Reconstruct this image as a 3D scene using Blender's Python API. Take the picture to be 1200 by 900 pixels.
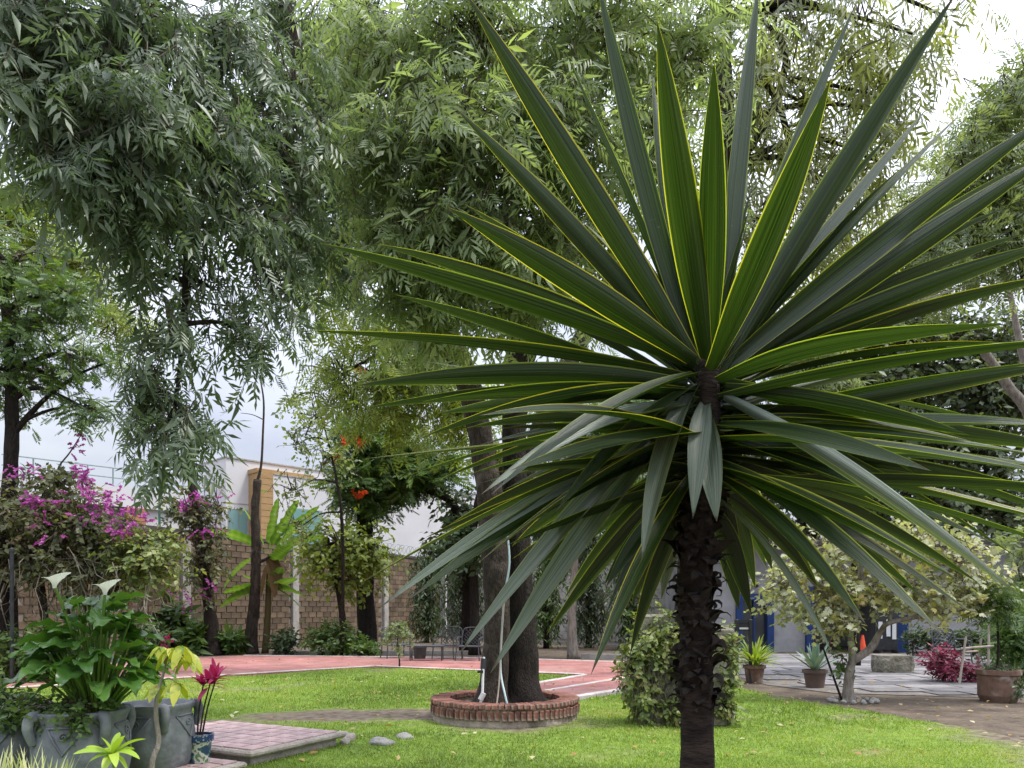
import bpy, math, random
import numpy as np
from mathutils import Vector, Matrix, Quaternion, noise as mnoise

for o in list(bpy.data.objects):
    bpy.data.objects.remove(o)
scene = bpy.context.scene
COL = scene.collection
R = math.radians

# ------------------------------------------------------------------ camera
EYE, FOC, HORIZON = 1.4, 900.0, 715.0
cam_data = bpy.data.cameras.new('camera')
cam = bpy.data.objects.new('camera', cam_data)
COL.objects.link(cam)
cam.location = (0, 0, EYE)
cam.rotation_euler = (R(90), 0, 0)
cam_data.sensor_width = 36.0
cam_data.lens = 36.0 * FOC / 1200.0
cam_data.shift_y = (HORIZON - 450.0) / 1200.0
cam_data.clip_end = 600.0
cam_data.clip_start = 0.05
scene.camera = cam

# ------------------------------------------------------------------ sky and sun
SUN_EL, SUN_AZ = R(62), R(92)          # azimuth measured from +Y towards +X
world = bpy.data.worlds.new('World')
scene.world = world
world.use_nodes = True
wn, wl = world.node_tree.nodes, world.node_tree.links
wn.clear()
wout = wn.new('ShaderNodeOutputWorld')
wbg = wn.new('ShaderNodeBackground')
wbg.inputs['Strength'].default_value = 0.10
sky = wn.new('ShaderNodeTexSky')
sky.sky_type = 'NISHITA'
sky.sun_disc = False
sky.sun_elevation = SUN_EL
sky.sun_rotation = SUN_AZ
sky.air_density = 1.0
sky.dust_density = 2.0
wtc = wn.new('ShaderNodeTexCoord')
wmap = wn.new('ShaderNodeMapping')
wmap.inputs['Scale'].default_value = (1.6, 1.6, 3.4)
wnoise = wn.new('ShaderNodeTexNoise')
wnoise.inputs['Scale'].default_value = 1.9
wnoise.inputs['Detail'].default_value = 7.0
wnoise.inputs['Roughness'].default_value = 0.55
wramp = wn.new('ShaderNodeValToRGB')
wramp.color_ramp.elements[0].position = 0.36
wramp.color_ramp.elements[0].color = (6.6, 7.0, 8.5, 1)
wramp.color_ramp.elements[1].position = 0.66
wramp.color_ramp.elements[1].color = (9.8, 10.1, 10.8, 1)
wsep = wn.new('ShaderNodeSeparateXYZ')
wmr = wn.new('ShaderNodeMapRange')       # overcast sky: brighter towards the zenith
wmr.inputs['From Min'].default_value = 0.0
wmr.inputs['From Max'].default_value = 1.0
wmr.inputs['To Min'].default_value = 0.22
wmr.inputs['To Max'].default_value = 1.80
wmul = wn.new('ShaderNodeVectorMath'); wmul.operation = 'SCALE'
wmix = wn.new('ShaderNodeMix'); wmix.data_type = 'RGBA'
wmix.inputs['Factor'].default_value = 0.86
wl.new(wtc.outputs['Generated'], wmap.inputs['Vector'])
wl.new(wmap.outputs['Vector'], wnoise.inputs['Vector'])
wl.new(wnoise.outputs['Fac'], wramp.inputs['Fac'])
wl.new(wtc.outputs['Generated'], wsep.inputs['Vector'])
wpow = wn.new('ShaderNodeMath'); wpow.operation = 'POWER'; wpow.use_clamp = True; wpow.inputs[1].default_value = 1.35
wmx0 = wn.new('ShaderNodeMath'); wmx0.operation = 'MAXIMUM'; wmx0.inputs[1].default_value = 0.0
wl.new(wsep.outputs['Z'], wmx0.inputs[0]); wl.new(wmx0.outputs[0], wpow.inputs[0]); wl.new(wpow.outputs[0], wmr.inputs['Value'])
wl.new(wramp.outputs['Color'], wmul.inputs[0])
wl.new(wmr.outputs['Result'], wmul.inputs['Scale'])
wl.new(sky.outputs['Color'], wmix.inputs['A'])
wl.new(wmul.outputs['Vector'], wmix.inputs['B'])
wl.new(wmix.outputs['Result'], wbg.inputs['Color'])
wl.new(wbg.outputs['Background'], wout.inputs['Surface'])

sun_data = bpy.data.lights.new('sun', 'SUN')
sun_data.energy = 1.5
sun_data.angle = R(12)
sun_data.color = (1.0, 0.95, 0.86)
sun = bpy.data.objects.new('sun', sun_data)
COL.objects.link(sun)
sdir = Vector((math.sin(SUN_AZ) * math.cos(SUN_EL), math.cos(SUN_AZ) * math.cos(SUN_EL), math.sin(SUN_EL)))
sun.rotation_euler = (-sdir).to_track_quat('-Z', 'Y').to_euler()
sun.location = sdir * 40

scene.view_settings.view_transform = 'Standard'
scene.view_settings.look = 'None'
scene.view_settings.gamma = 1.0
scene.view_settings.use_curve_mapping = False
scene.view_settings.exposure = 1.28
scene.render.engine = 'CYCLES'
scene.cycles.max_bounces = 12
scene.cycles.diffuse_bounces = 6
scene.cycles.transmission_bounces = 8

# ------------------------------------------------------------------ helpers
def at(x, y, Y):
    """survey helper: a sighted direction of the photograph and a distance give a point of the garden"""
    return np.array(((x - 600.0) * Y / FOC, Y, EYE - (y - HORIZON) * Y / FOC))

def gd(x, y, z=0.0):
    """the point on level z below a sighted direction"""
    Y = (EYE - z) * FOC / (y - HORIZON)
    return np.array(((x - 600.0) * Y / FOC, Y, z))

def nrm(v):
    v = np.asarray(v, float)
    return v / (np.linalg.norm(v, axis=-1, keepdims=True) + 1e-9)

BASE = {}
def tag(o, label=None, cat=None, group=None, kind=None):
    if label: o['label'] = label
    if cat: o['category'] = cat
    if group: o['group'] = group
    if kind: o['kind'] = kind
    return o

def thing(name, label, cat, loc, group=None):
    o = bpy.data.objects.new(name, None)
    o.empty_display_size = 0.2
    COL.objects.link(o)
    o.location = tuple(float(c) for c in loc)
    BASE[o.name] = np.array(loc, float)
    return tag(o, label, cat, group)

class MB:
    """collects shapes for one mesh"""
    def __init__(s):
        s.v, s.f, s.t, s.n = [], [], [], 0
    def add(s, v, f, tint=0.5):
        v = np.asarray(v, float).reshape(-1, 3)
        s.v.append(v)
        s.f.extend([tuple(i + s.n for i in q) for q in f])
        t = np.full(len(v), tint) if np.isscalar(tint) else np.asarray(tint, float)
        s.t.append(t)
        s.n += len(v)
        return s
    def box(s, c, size, rz=0.0, tint=0.5, bev=0.0):
        hx, hy, hz = [d / 2.0 for d in size]
        if bev > 0:
            b = min(bev, hx * .8, hy * .8, hz * .8)
            vs = []
            for z, k in ((-hz, b), (-hz + b, 0), (hz - b, 0), (hz, b)):
                ax, ay = hx - k, hy - k
                cc = b if k == 0 else 0
                vs += [(-ax + cc * .3, -ay, z), (ax - cc * .3, -ay, z), (ax, -ay + cc * .3, z), (ax, ay - cc * .3, z),
                       (ax - cc * .3, ay, z), (-ax + cc * .3, ay, z), (-ax, ay - cc * .3, z), (-ax, -ay + cc * .3, z)] if cc else \
                      [(-ax, -ay, z), (ax, -ay, z), (ax, -ay, z), (ax, ay, z), (ax, ay, z), (-ax, ay, z), (-ax, ay, z), (-ax, -ay, z)]
            v = np.array(vs)
            f = []
            for r in range(3):
                for i in range(8):
                    j = (i + 1) % 8
                    f.append((r * 8 + i, r * 8 + j, r * 8 + 8 + j, r * 8 + 8 + i))
            f.append(tuple(range(7, -1, -1)))
            f.append(tuple(range(24, 32)))
        else:
            v = np.array([(x, y, z) for z in (-hz, hz) for x, y in ((-hx, -hy), (hx, -hy), (hx, hy), (-hx, hy))])
            f = [(3, 2, 1, 0), (4, 5, 6, 7), (0, 1, 5, 4), (1, 2, 6, 5), (2, 3, 7, 6), (3, 0, 4, 7)]
        ca, sa = math.cos(rz), math.sin(rz)
        v = v @ np.array([[ca, sa, 0], [-sa, ca, 0], [0, 0, 1]]) + np.asarray(c, float)
        return s.add(v, f, tint)
    def bar(s, a, b, w, h, tint=0.5):
        a, b = np.asarray(a, float), np.asarray(b, float)
        d = nrm(b - a)
        up = np.array((0, 0, 1.0)) if abs(d[2]) < .95 else np.array((0, 1.0, 0))
        sd = nrm(np.cross(d, up)); up = np.cross(sd, d)
        v = [p + sd * i * w / 2 + up * j * h / 2 for p in (a, b) for i, j in ((-1, -1), (1, -1), (1, 1), (-1, 1))]
        return s.add(v, [(3, 2, 1, 0), (4, 5, 6, 7), (0, 1, 5, 4), (1, 2, 6, 5), (2, 3, 7, 6), (3, 0, 4, 7)], tint)
    def tube(s, pts, rad, seg=8, tint=0.5, rough=0.0, rfreq=3.0, cap=True, flare=None):
        pts = np.asarray(pts, float)
        n = len(pts)
        rad = np.full(n, rad) if np.isscalar(rad) else np.asarray(rad, float)
        tan = nrm(np.gradient(pts, axis=0))
        ref = np.array((1.0, 0, 0)) if abs(tan[0][0]) < .9 else np.array((0, 1.0, 0))
        u = nrm(np.cross(tan[0], ref))
        vs = []
        ang = np.linspace(0, 2 * math.pi, seg, endpoint=False)
        for i in range(n):
            u = nrm(u - tan[i] * np.dot(u, tan[i]))
            w = np.cross(tan[i], u)
            ring = np.outer(np.cos(ang), u) + np.outer(np.sin(ang), w)
            rr = np.full(seg, rad[i])
            if rough:
                for k in range(seg):
                    q = pts[i] + ring[k] * rad[i]
                    rr[k] *= 1 + rough * mnoise.noise(Vector(q * rfreq)) * 1.6 + rough * .5 * mnoise.noise(Vector(q * np.array((rfreq * 4, rfreq * 4, rfreq))))
            if flare is not None and flare[i] > 0:
                rr *= 1 + flare[i] * (0.5 + 0.5 * np.cos(ang * 5 + 1.3)) 
            vs.append(pts[i] + ring * rr[:, None])
        f = [(i * seg + k, i * seg + (k + 1) % seg, (i + 1) * seg + (k + 1) % seg, (i + 1) * seg + k)
             for i in range(n - 1) for k in range(seg)]
        if cap:
            f.append(tuple(range(seg - 1, -1, -1)))
            f.append(tuple((n - 1) * seg + k for k in range(seg)))
        return s.add(np.concatenate(vs), f, tint)
    def lathe(s, prof, c, seg=24, tint=0.5, wob=0.0):
        c = np.asarray(c, float)
        ang = np.linspace(0, 2 * math.pi, seg, endpoint=False)
        vs = []
        for r, z in prof:
            rr = np.array([r * (1 + wob * mnoise.noise(Vector((math.cos(a) * 2 + c[0], math.sin(a) * 2, z * 5)))) for a in ang])
            vs.append(np.stack([np.cos(ang) * rr, np.sin(ang) * rr, np.full(seg, z)], 1) + c)
        n = len(prof)
        f = [(i * seg + k, i * seg + (k + 1) % seg, (i + 1) * seg + (k + 1) % seg, (i + 1) * seg + k)
             for i in range(n - 1) for k in range(seg)]
        f.append(tuple(range(seg - 1, -1, -1)))
        f.append(tuple((n - 1) * seg + k for k in range(seg)))
        return s.add(np.concatenate(vs), f, tint)
    def mesh(s, name, off=None, smooth=False):
        v = np.concatenate(s.v)
        if off is not None: v = v - off
        me = bpy.data.meshes.new(name)
        me.from_pydata(v.tolist(), [], s.f)
        at_ = me.attributes.new('tint', 'FLOAT', 'POINT')
        at_.data.foreach_set('value', np.concatenate(s.t).astype(np.float32))
        me.update()
        if smooth:
            me.polygons.foreach_set('use_smooth', np.ones(len(me.polygons), bool))
        return me

def root_of(p):
    while p.parent is not None: p = p.parent
    return p

def part(name, mb, mat, parent=None, smooth=False, kind=None):
    off = BASE[root_of(parent).name] if parent is not None else None
    me = mb.mesh(name, off, smooth) if isinstance(mb, MB) else mb
    o = bpy.data.objects.new(name, me)
    COL.objects.link(o)
    if mat is not None: me.materials.append(mat)
    if parent is not None: o.parent = parent
    if kind: o['kind'] = kind
    return o

def lone(name, mb, mat, label, cat, base, group=None, smooth=False):
    """a thing that is one mesh, its origin at its base"""
    base = np.asarray(base, float)
    me = mb.mesh(name, base, smooth)
    me.materials.append(mat)
    o = bpy.data.objects.new(name, me)
    COL.objects.link(o)
    o.location = tuple(base)
    BASE[o.name] = base
    return tag(o, label, cat, group)

def place(name, me, parent, loc, rot=(0, 0, 0), scale=(1, 1, 1)):
    """a piece that shares mesh data; loc in garden coordinates"""
    o = bpy.data.objects.new(name, me)
    COL.objects.link(o)
    o.parent = parent
    off = BASE[root_of(parent).name]
    o.location = tuple(np.asarray(loc, float) - off)
    o.rotation_euler = rot
    o.scale = scale
    return o

def struct(name, mb, mat, smooth=False, kind='structure', label=None, cat=None):
    me = mb.mesh(name, None, smooth)
    me.materials.append(mat)
    o = bpy.data.objects.new(name, me)
    COL.objects.link(o)
    BASE[o.name] = np.zeros(3)
    return tag(o, label, cat, kind=kind)

def big_mesh(name, tv, tf, M, P, tint, off):
    """n copies of a leaf (tv, tf) under matrices M (n,3,3) and points P (n,3)"""
    n, k = len(P), len(tv)
    v = np.einsum('nij,kj->nki', M, tv) + (P - off)[:, None, :]
    v = v.reshape(-1, 3)
    tf = np.asarray(tf)
    f = (tf[None, :, :] + (np.arange(n) * k)[:, None, None]).reshape(-1)
    me = bpy.data.meshes.new(name)
    me.vertices.add(len(v)); me.vertices.foreach_set('co', v.astype(np.float32).reshape(-1))
    nf = n * len(tf)
    me.loops.add(nf * 3); me.loops.foreach_set('vertex_index', f.astype(np.int32))
    me.polygons.add(nf); me.polygons.foreach_set('loop_start', np.arange(0, nf * 3, 3, dtype=np.int32))
    a = me.attributes.new('tint', 'FLOAT', 'POINT')
    a.data.foreach_set('value', np.repeat(tint, k).astype(np.float32))
    me.update(calc_edges=True)
    return me

def poly_inside(px, py, poly):
    px, py = np.asarray(px), np.asarray(py)
    ins = np.zeros(px.shape, bool)
    n = len(poly)
    for i in range(n):
        x1, y1 = poly[i]; x2, y2 = poly[(i + 1) % n]
        c = ((y1 > py) != (y2 > py)) & (px < (x2 - x1) * (py - y1) / (y2 - y1 + 1e-12) + x1)
        ins ^= c
    return ins

def vnoise(x, y, sc, seed=0):
    """smooth value noise on arrays"""
    x = np.asarray(x) * sc + seed * 17.3; y = np.asarray(y) * sc + seed * 5.1
    xi, yi = np.floor(x).astype(int), np.floor(y).astype(int)
    xf, yf = x - xi, y - yi
    xf = xf * xf * (3 - 2 * xf); yf = yf * yf * (3 - 2 * yf)
    def h(a, b):
        q = np.sin(a * 127.1 + b * 311.7 + seed * 7.7) * 43758.5453
        return q - np.floor(q)
    return (h(xi, yi) * (1 - xf) + h(xi + 1, yi) * xf) * (1 - yf) + (h(xi, yi + 1) * (1 - xf) + h(xi + 1, yi + 1) * xf) * yf

# ------------------------------------------------------------------ materials
def new_mat(name):
    m = bpy.data.materials.new(name)
    m.use_nodes = True
    n = m.node_tree.nodes; l = m.node_tree.links
    return m, n, l, n['Principled BSDF'], n['Material Output']

def surf(name, c1, c2, rough=0.8, scale=6.0, bump=0.3, bdist=0.02, detail=6.0, metal=0.0, spec=0.3, stretch=(1, 1, 1),
         tint=None, spots=None, coord='Object'):
    """a weathered surface: two colours mottled by noise, fine relief; tint=(colour, colour) also varies piece by piece"""
    m, n, l, b, o = new_mat(name)
    tc = n.new('ShaderNodeTexCoord'); mp = n.new('ShaderNodeMapping')
    mp.inputs['Scale'].default_value = stretch
    l.new(tc.outputs[coord], mp.inputs['Vector'])
    nz = n.new('ShaderNodeTexNoise'); nz.inputs['Scale'].default_value = scale; nz.inputs['Detail'].default_value = detail
    nz.inputs['Roughness'].default_value = 0.62
    l.new(mp.outputs['Vector'], nz.inputs['Vector'])
    rp = n.new('ShaderNodeValToRGB')
    rp.color_ramp.elements[0].position = 0.32; rp.color_ramp.elements[0].color = (*c1, 1)
    rp.color_ramp.elements[1].position = 0.68; rp.color_ramp.elements[1].color = (*c2, 1)
    l.new(nz.outputs['Fac'], rp.inputs['Fac'])
    col = rp.outputs['Color']
    if tint is not None:
        atn = n.new('ShaderNodeObjectInfo')
        atr = n.new('ShaderNodeAttribute'); atr.attribute_name = 'tint'
        add = n.new('ShaderNodeMath'); add.operation = 'ADD'
        l.new(atn.outputs['Random'], add.inputs[0]); l.new(atr.outputs['Fac'], add.inputs[1])
        fr = n.new('ShaderNodeMath'); fr.operation = 'FRACT'; l.new(add.outputs[0], fr.inputs[0])
        r2 = n.new('ShaderNodeValToRGB')
        r2.color_ramp.elements[0].color = (*tint[0], 1); r2.color_ramp.elements[1].color = (*tint[1], 1)
        l.new(fr.outputs[0], r2.inputs['Fac'])
        mx = n.new('ShaderNodeMix'); mx.data_type = 'RGBA'; mx.blend_type = 'MULTIPLY'; mx.inputs['Factor'].default_value = 1.0
        l.new(col, mx.inputs['A']); l.new(r2.outputs['Color'], mx.inputs['B']); col = mx.outputs['Result']
    if spots is not None:
        n2 = n.new('ShaderNodeTexNoise'); n2.inputs['Scale'].default_value = spots[1]; n2.inputs['Detail'].default_value = 5
        l.new(tc.outputs[coord], n2.inputs['Vector'])
        r3 = n.new('ShaderNodeValToRGB'); r3.color_ramp.elements[0].position = spots[2]; r3.color_ramp.elements[1].position = spots[2] + .12
        l.new(n2.outputs['Fac'], r3.inputs['Fac'])
        m3 = n.new('ShaderNodeMix'); m3.data_type = 'RGBA'
        l.new(r3.outputs['Color'], m3.inputs['Factor']); l.new(col, m3.inputs['A'])
        m3.inputs['B'].default_value = (*spots[0], 1); col = m3.outputs['Result']
    l.new(col, b.inputs['Base Color'])
    b.inputs['Roughness'].default_value = rough
    b.inputs['Metallic'].default_value = metal
    b.inputs['Specular IOR Level'].default_value = spec
    if bump:
        nb = n.new('ShaderNodeTexNoise'); nb.inputs['Scale'].default_value = scale * 3.5; nb.inputs['Detail'].default_value = 8
        l.new(mp.outputs['Vector'], nb.inputs['Vector'])
        bp = n.new('ShaderNodeBump'); bp.inputs['Strength'].default_value = bump; bp.inputs['Distance'].default_value = bdist
        l.new(nb.outputs['Fac'], bp.inputs['Height']); l.new(bp.outputs['Normal'], b.inputs['Normal'])
    return m

def leaf_mat(name, cols, transl=0.35, rough=0.42, spec=0.45, tcol=None, blotch=None):
    """leaf: colour differs leaf by leaf (attribute tint), light shines through"""
    m, n, l, b, o = new_mat(name)
    atr = n.new('ShaderNodeAttribute'); atr.attribute_name = 'tint'
    rp = n.new('ShaderNodeValToRGB')
    el = rp.color_ramp.elements
    el[0].position = 0; el[0].color = (*cols[0], 1)
    el[1].position = 1; el[1].color = (*cols[-1], 1)
    for i, c in enumerate(cols[1:-1]):
        e = el.new((i + 1) / (len(cols) - 1)); e.color = (*c, 1)
    l.new(atr.outputs['Fac'], rp.inputs['Fac'])
    col = rp.outputs['Color']
    if blotch:
        tc = n.new('ShaderNodeTexCoord'); nz = n.new('ShaderNodeTexNoise'); nz.inputs['Scale'].default_value = blotch[1]; nz.inputs['Detail'].default_value = 5
        l.new(tc.outputs['Object'], nz.inputs['Vector'])
        r3 = n.new('ShaderNodeValToRGB'); r3.color_ramp.elements[0].position = blotch[2]; r3.color_ramp.elements[1].position = blotch[2] + .15
        l.new(nz.outputs['Fac'], r3.inputs['Fac'])
        mx = n.new('ShaderNodeMix'); mx.data_type = 'RGBA'; l.new(r3.outputs['Color'], mx.inputs['Factor'])
        l.new(col, mx.inputs['A']); mx.inputs['B'].default_value = (*blotch[0], 1); col = mx.outputs['Result']
    l.new(col, b.inputs['Base Color'])
    b.inputs['Roughness'].default_value = rough
    b.inputs['Specular IOR Level'].default_value = spec
    tr = n.new('ShaderNodeBsdfTranslucent')
    hs = n.new('ShaderNodeMix'); hs.data_type = 'RGBA'; hs.blend_type = 'MULTIPLY'; hs.inputs['Factor'].default_value = 1
    l.new(col, hs.inputs['A']); hs.inputs['B'].default_value = (*(tcol or (1.5, 1.5, 0.55)), 1)
    l.new(hs.outputs['Result'], tr.inputs['Color'])
    mix = n.new('ShaderNodeMixShader'); mix.inputs['Fac'].default_value = transl
    l.new(b.outputs[0], mix.inputs[1]); l.new(tr.outputs[0], mix.inputs[2]); l.new(mix.outputs[0], o.inputs['Surface'])
    return m

MAT = {}
MAT['soil'] = surf('soil', (0.06, 0.045, 0.034), (0.15, 0.115, 0.085), 0.95, 2.2, 0.8, 0.05, spots=((0.21, 0.17, 0.12), 14, 0.6))
MAT['bark'] = surf('bark', (0.02, 0.015, 0.012), (0.085, 0.065, 0.052), 0.95, 6.0, 1.0, 0.06, stretch=(3, 3, .9), spots=((0.15, 0.125, 0.105), 2.6, 0.58))
MAT['bark_dark'] = surf('bark_dark', (0.010, 0.008, 0.006), (0.042, 0.032, 0.026), 0.95, 7.0, 1.0, 0.06, stretch=(3, 3, .9))
MAT['bark_pale'] = surf('bark_pale', (0.14, 0.12, 0.10), (0.33, 0.29, 0.25), 0.9, 6.0, 0.8, 0.03, stretch=(3, 3, .7))
MAT['twig'] = surf('twig', (0.04, 0.03, 0.022), (0.12, 0.095, 0.07), 0.9, 9, 0.3, 0.01)
MAT['brick_red'] = surf('brick_red', (0.15, 0.065, 0.048), (0.29, 0.145, 0.11), 0.92, 12, 0.8, 0.012, tint=((0.5, 0.48, 0.5), (1.15, 1.08, 1.05)), spots=((0.30, 0.25, 0.21), 6, 0.50))
MAT['mortar'] = surf('mortar', (0.22, 0.18, 0.15), (0.40, 0.34, 0.28), 0.95, 9, 0.8, 0.02, spots=((0.12, 0.10, 0.08), 3.0, 0.58))
MAT['block'] = surf('wall_block', (0.10, 0.075, 0.052), (0.20, 0.15, 0.11), 0.95, 1.6, 0.7, 0.02, tint=((0.62, 0.6, 0.58), (1.15, 1.1, 1.05)))
MAT['wall_mortar'] = surf('wall_mortar', (0.17, 0.145, 0.12), (0.30, 0.255, 0.21), 0.95, 4, 0.6, 0.02)
MAT['concrete'] = surf('concrete', (0.25, 0.235, 0.22), (0.42, 0.40, 0.37), 0.92, 3.5, 0.5, 0.02, spots=((0.14, 0.13, 0.12), 1.7, 0.62))
MAT['kerb'] = surf('kerb_paint', (0.40, 0.36, 0.33), (0.62, 0.57, 0.54), 0.9, 5, 0.5, 0.01)
MAT['render_grey'] = surf('grey_render', (0.25, 0.25, 0.26), (0.36, 0.36, 0.37), 0.92, 1.6, 0.8, 0.02, spots=((0.17, 0.17, 0.175), 0.8, 0.6))
MAT['house_white'] = surf('white_render', (0.50, 0.495, 0.51), (0.58, 0.575, 0.59), 0.85, 0.35, 0.1, 0.01)
MAT['house_panel'] = surf('wood_cladding', (0.28, 0.17, 0.075), (0.40, 0.26, 0.125), 0.7, 4, 0.3, 0.01, stretch=(1, 1, 7))
MAT['house_brown'] = surf('brown_tile', (0.30, 0.13, 0.07), (0.42, 0.20, 0.11), 0.8, 3, 0.2, 0.01)
MAT['blue'] = surf('blue_paint', (0.010, 0.03, 0.115), (0.016, 0.045, 0.16), 0.5, 3, 0.2, 0.005)
MAT['dark_metal'] = surf('dark_metal', (0.012, 0.013, 0.016), (0.035, 0.037, 0.042), 0.45, 8, 0.15, 0.003, spec=0.5)
MAT['cast_metal'] = surf('cast_metal', (0.035, 0.038, 0.046), (0.085, 0.09, 0.10), 0.45, 8, 0.15, 0.003, spec=0.5)
MAT['rail'] = surf('galvanised', (0.20, 0.27, 0.27), (0.30, 0.37, 0.36), 0.5, 6, 0.1, 0.003, metal=0.3)
MAT['greenmetal'] = surf('green_metal', (0.03, 0.10, 0.075), (0.05, 0.15, 0.11), 0.5, 6, 0.1, 0.003)
MAT['pot_grey'] = surf('grey_clay', (0.10, 0.108, 0.12), (0.21, 0.225, 0.245), 0.6, 5.5, 0.6, 0.012, detail=10.0, spots=((0.36, 0.37, 0.38), 3.2, 0.60))
MAT['terracotta'] = surf('terracotta', (0.11, 0.07, 0.05), (0.23, 0.14, 0.105), 0.9, 6, 0.5, 0.01, spots=((0.30, 0.27, 0.23), 5, 0.55))
MAT['pot_brown'] = surf('brown_plastic', (0.10, 0.068, 0.055), (0.15, 0.105, 0.085), 0.6, 4, 0.2, 0.004)
MAT['stone'] = surf('field_stone', (0.20, 0.19, 0.175), (0.38, 0.365, 0.345), 0.9, 7, 0.9, 0.02)
MAT['stone_block'] = surf('rough_stone', (0.09, 0.085, 0.06), (0.30, 0.28, 0.22), 0.95, 4.5, 1.0, 0.05)
MAT['flag'] = surf('flagstone', (0.15, 0.145, 0.145), (0.27, 0.26, 0.26), 0.7, 3, 0.5, 0.01, tint=((0.5, 0.5, 0.52), (1.15, 1.12, 1.12)))
MAT['grout'] = surf('grout', (0.12, 0.11, 0.10), (0.22, 0.20, 0.185), 0.95, 4, 0.6, 0.02)
MAT['tile'] = surf('step_tile', (0.36, 0.255, 0.24), (0.52, 0.40, 0.385), 0.75, 6, 0.4, 0.005, tint=((0.82, 0.8, 0.82), (1.1, 1.05, 1.05)))
MAT['slab'] = surf('slab_concrete', (0.26, 0.225, 0.195), (0.44, 0.39, 0.34), 0.95, 6, 0.9, 0.03)
MAT['white_plastic'] = surf('white_plastic', (0.55, 0.56, 0.56), (0.7, 0.71, 0.71), 0.4, 5, 0.05, 0.002)
MAT['hose'] = surf('pale_hose', (0.34, 0.44, 0.46), (0.46, 0.56, 0.58), 0.45, 5, 0.05, 0.002)
MAT['orange'] = surf('orange_plastic', (0.62, 0.07, 0.025), (0.75, 0.10, 0.04), 0.5, 5, 0.1, 0.003)
MAT['stake'] = surf('weathered_wood', (0.24, 0.20, 0.165), (0.42, 0.36, 0.31), 0.9, 9, 0.5, 0.006, stretch=(1, 1, .3))
MAT['roof'] = surf('roof_felt', (0.04, 0.038, 0.036), (0.09, 0.085, 0.08), 0.9, 3, 0.4, 0.02)
MAT['yucca_trunk'] = surf('yucca_trunk', (0.014, 0.010, 0.008), (0.055, 0.040, 0.031), 0.95, 9, 1.0, 0.02, stretch=(1, 1, 3.5))
MAT['yucca_scale'] = surf('yucca_scale', (0.008, 0.006, 0.005), (0.04, 0.03, 0.024), 0.85, 14, 0.6, 0.01)

def path_mat():
    m, n, l, b, o = new_mat('red_paving')
    tc = n.new('ShaderNodeTexCoord'); mp = n.new('ShaderNodeMapping'); mp.inputs['Rotation'].default_value = (0, 0, R(44))
    l.new(tc.outputs['Object'], mp.inputs['Vector'])
    br = n.new('ShaderNodeTexBrick'); br.inputs['Scale'].default_value = 2.0
    br.inputs['Color1'].default_value = (0.36, 0.13, 0.115, 1); br.inputs['Color2'].default_value = (0.43, 0.175, 0.15, 1)
    br.inputs['Mortar'].default_value = (0.47, 0.27, 0.24, 1); br.inputs['Mortar Size'].default_value = 0.012
    l.new(mp.outputs['Vector'], br.inputs['Vector'])
    nz = n.new('ShaderNodeTexNoise'); nz.inputs['Scale'].default_value = 1.3; nz.inputs['Detail'].default_value = 10; nz.inputs['Roughness'].default_value = .65
    l.new(tc.outputs['Object'], nz.inputs['Vector'])
    rp = n.new('ShaderNodeValToRGB'); rp.color_ramp.elements[0].position = .33; rp.color_ramp.elements[0].color = (.55, .53, .53, 1)
    rp.color_ramp.elements[1].position = .7; rp.color_ramp.elements[1].color = (1.12, 1.12, 1.14, 1)
    l.new(nz.outputs['Fac'], rp.inputs['Fac'])
    mx = n.new('ShaderNodeMix'); mx.data_type = 'RGBA'; mx.blend_type = 'MULTIPLY'; mx.inputs['Factor'].default_value = 1
    l.new(br.outputs['Color'], mx.inputs['A']); l.new(rp.outputs['Color'], mx.inputs['B'])
    n2 = n.new('ShaderNodeTexNoise'); n2.inputs['Scale'].default_value = .45; n2.inputs['Detail'].default_value = 12; n2.inputs['Roughness'].default_value = .7
    l.new(tc.outputs['Object'], n2.inputs['Vector'])
    r2 = n.new('ShaderNodeValToRGB'); r2.color_ramp.elements[0].position = .50; r2.color_ramp.elements[1].position = .72; r2.color_ramp.elements[1].color = (.75, .75, .75, 1)
    l.new(n2.outputs['Fac'], r2.inputs['Fac'])
    m2 = n.new('ShaderNodeMix'); m2.data_type = 'RGBA'; l.new(r2.outputs['Color'], m2.inputs['Factor'])
    l.new(mx.outputs['Result'], m2.inputs['A']); m2.inputs['B'].default_value = (.30, .235, .21, 1)
    l.new(m2.outputs['Result'], b.inputs['Base Color'])
    b.inputs['Roughness'].default_value = 0.8
    bp = n.new('ShaderNodeBump'); bp.inputs['Strength'].default_value = .4; bp.inputs['Distance'].default_value = .01
    l.new(br.outputs['Fac'], bp.inputs['Height']); l.new(bp.outputs['Normal'], b.inputs['Normal'])
    return m
MAT['path'] = path_mat()

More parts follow.
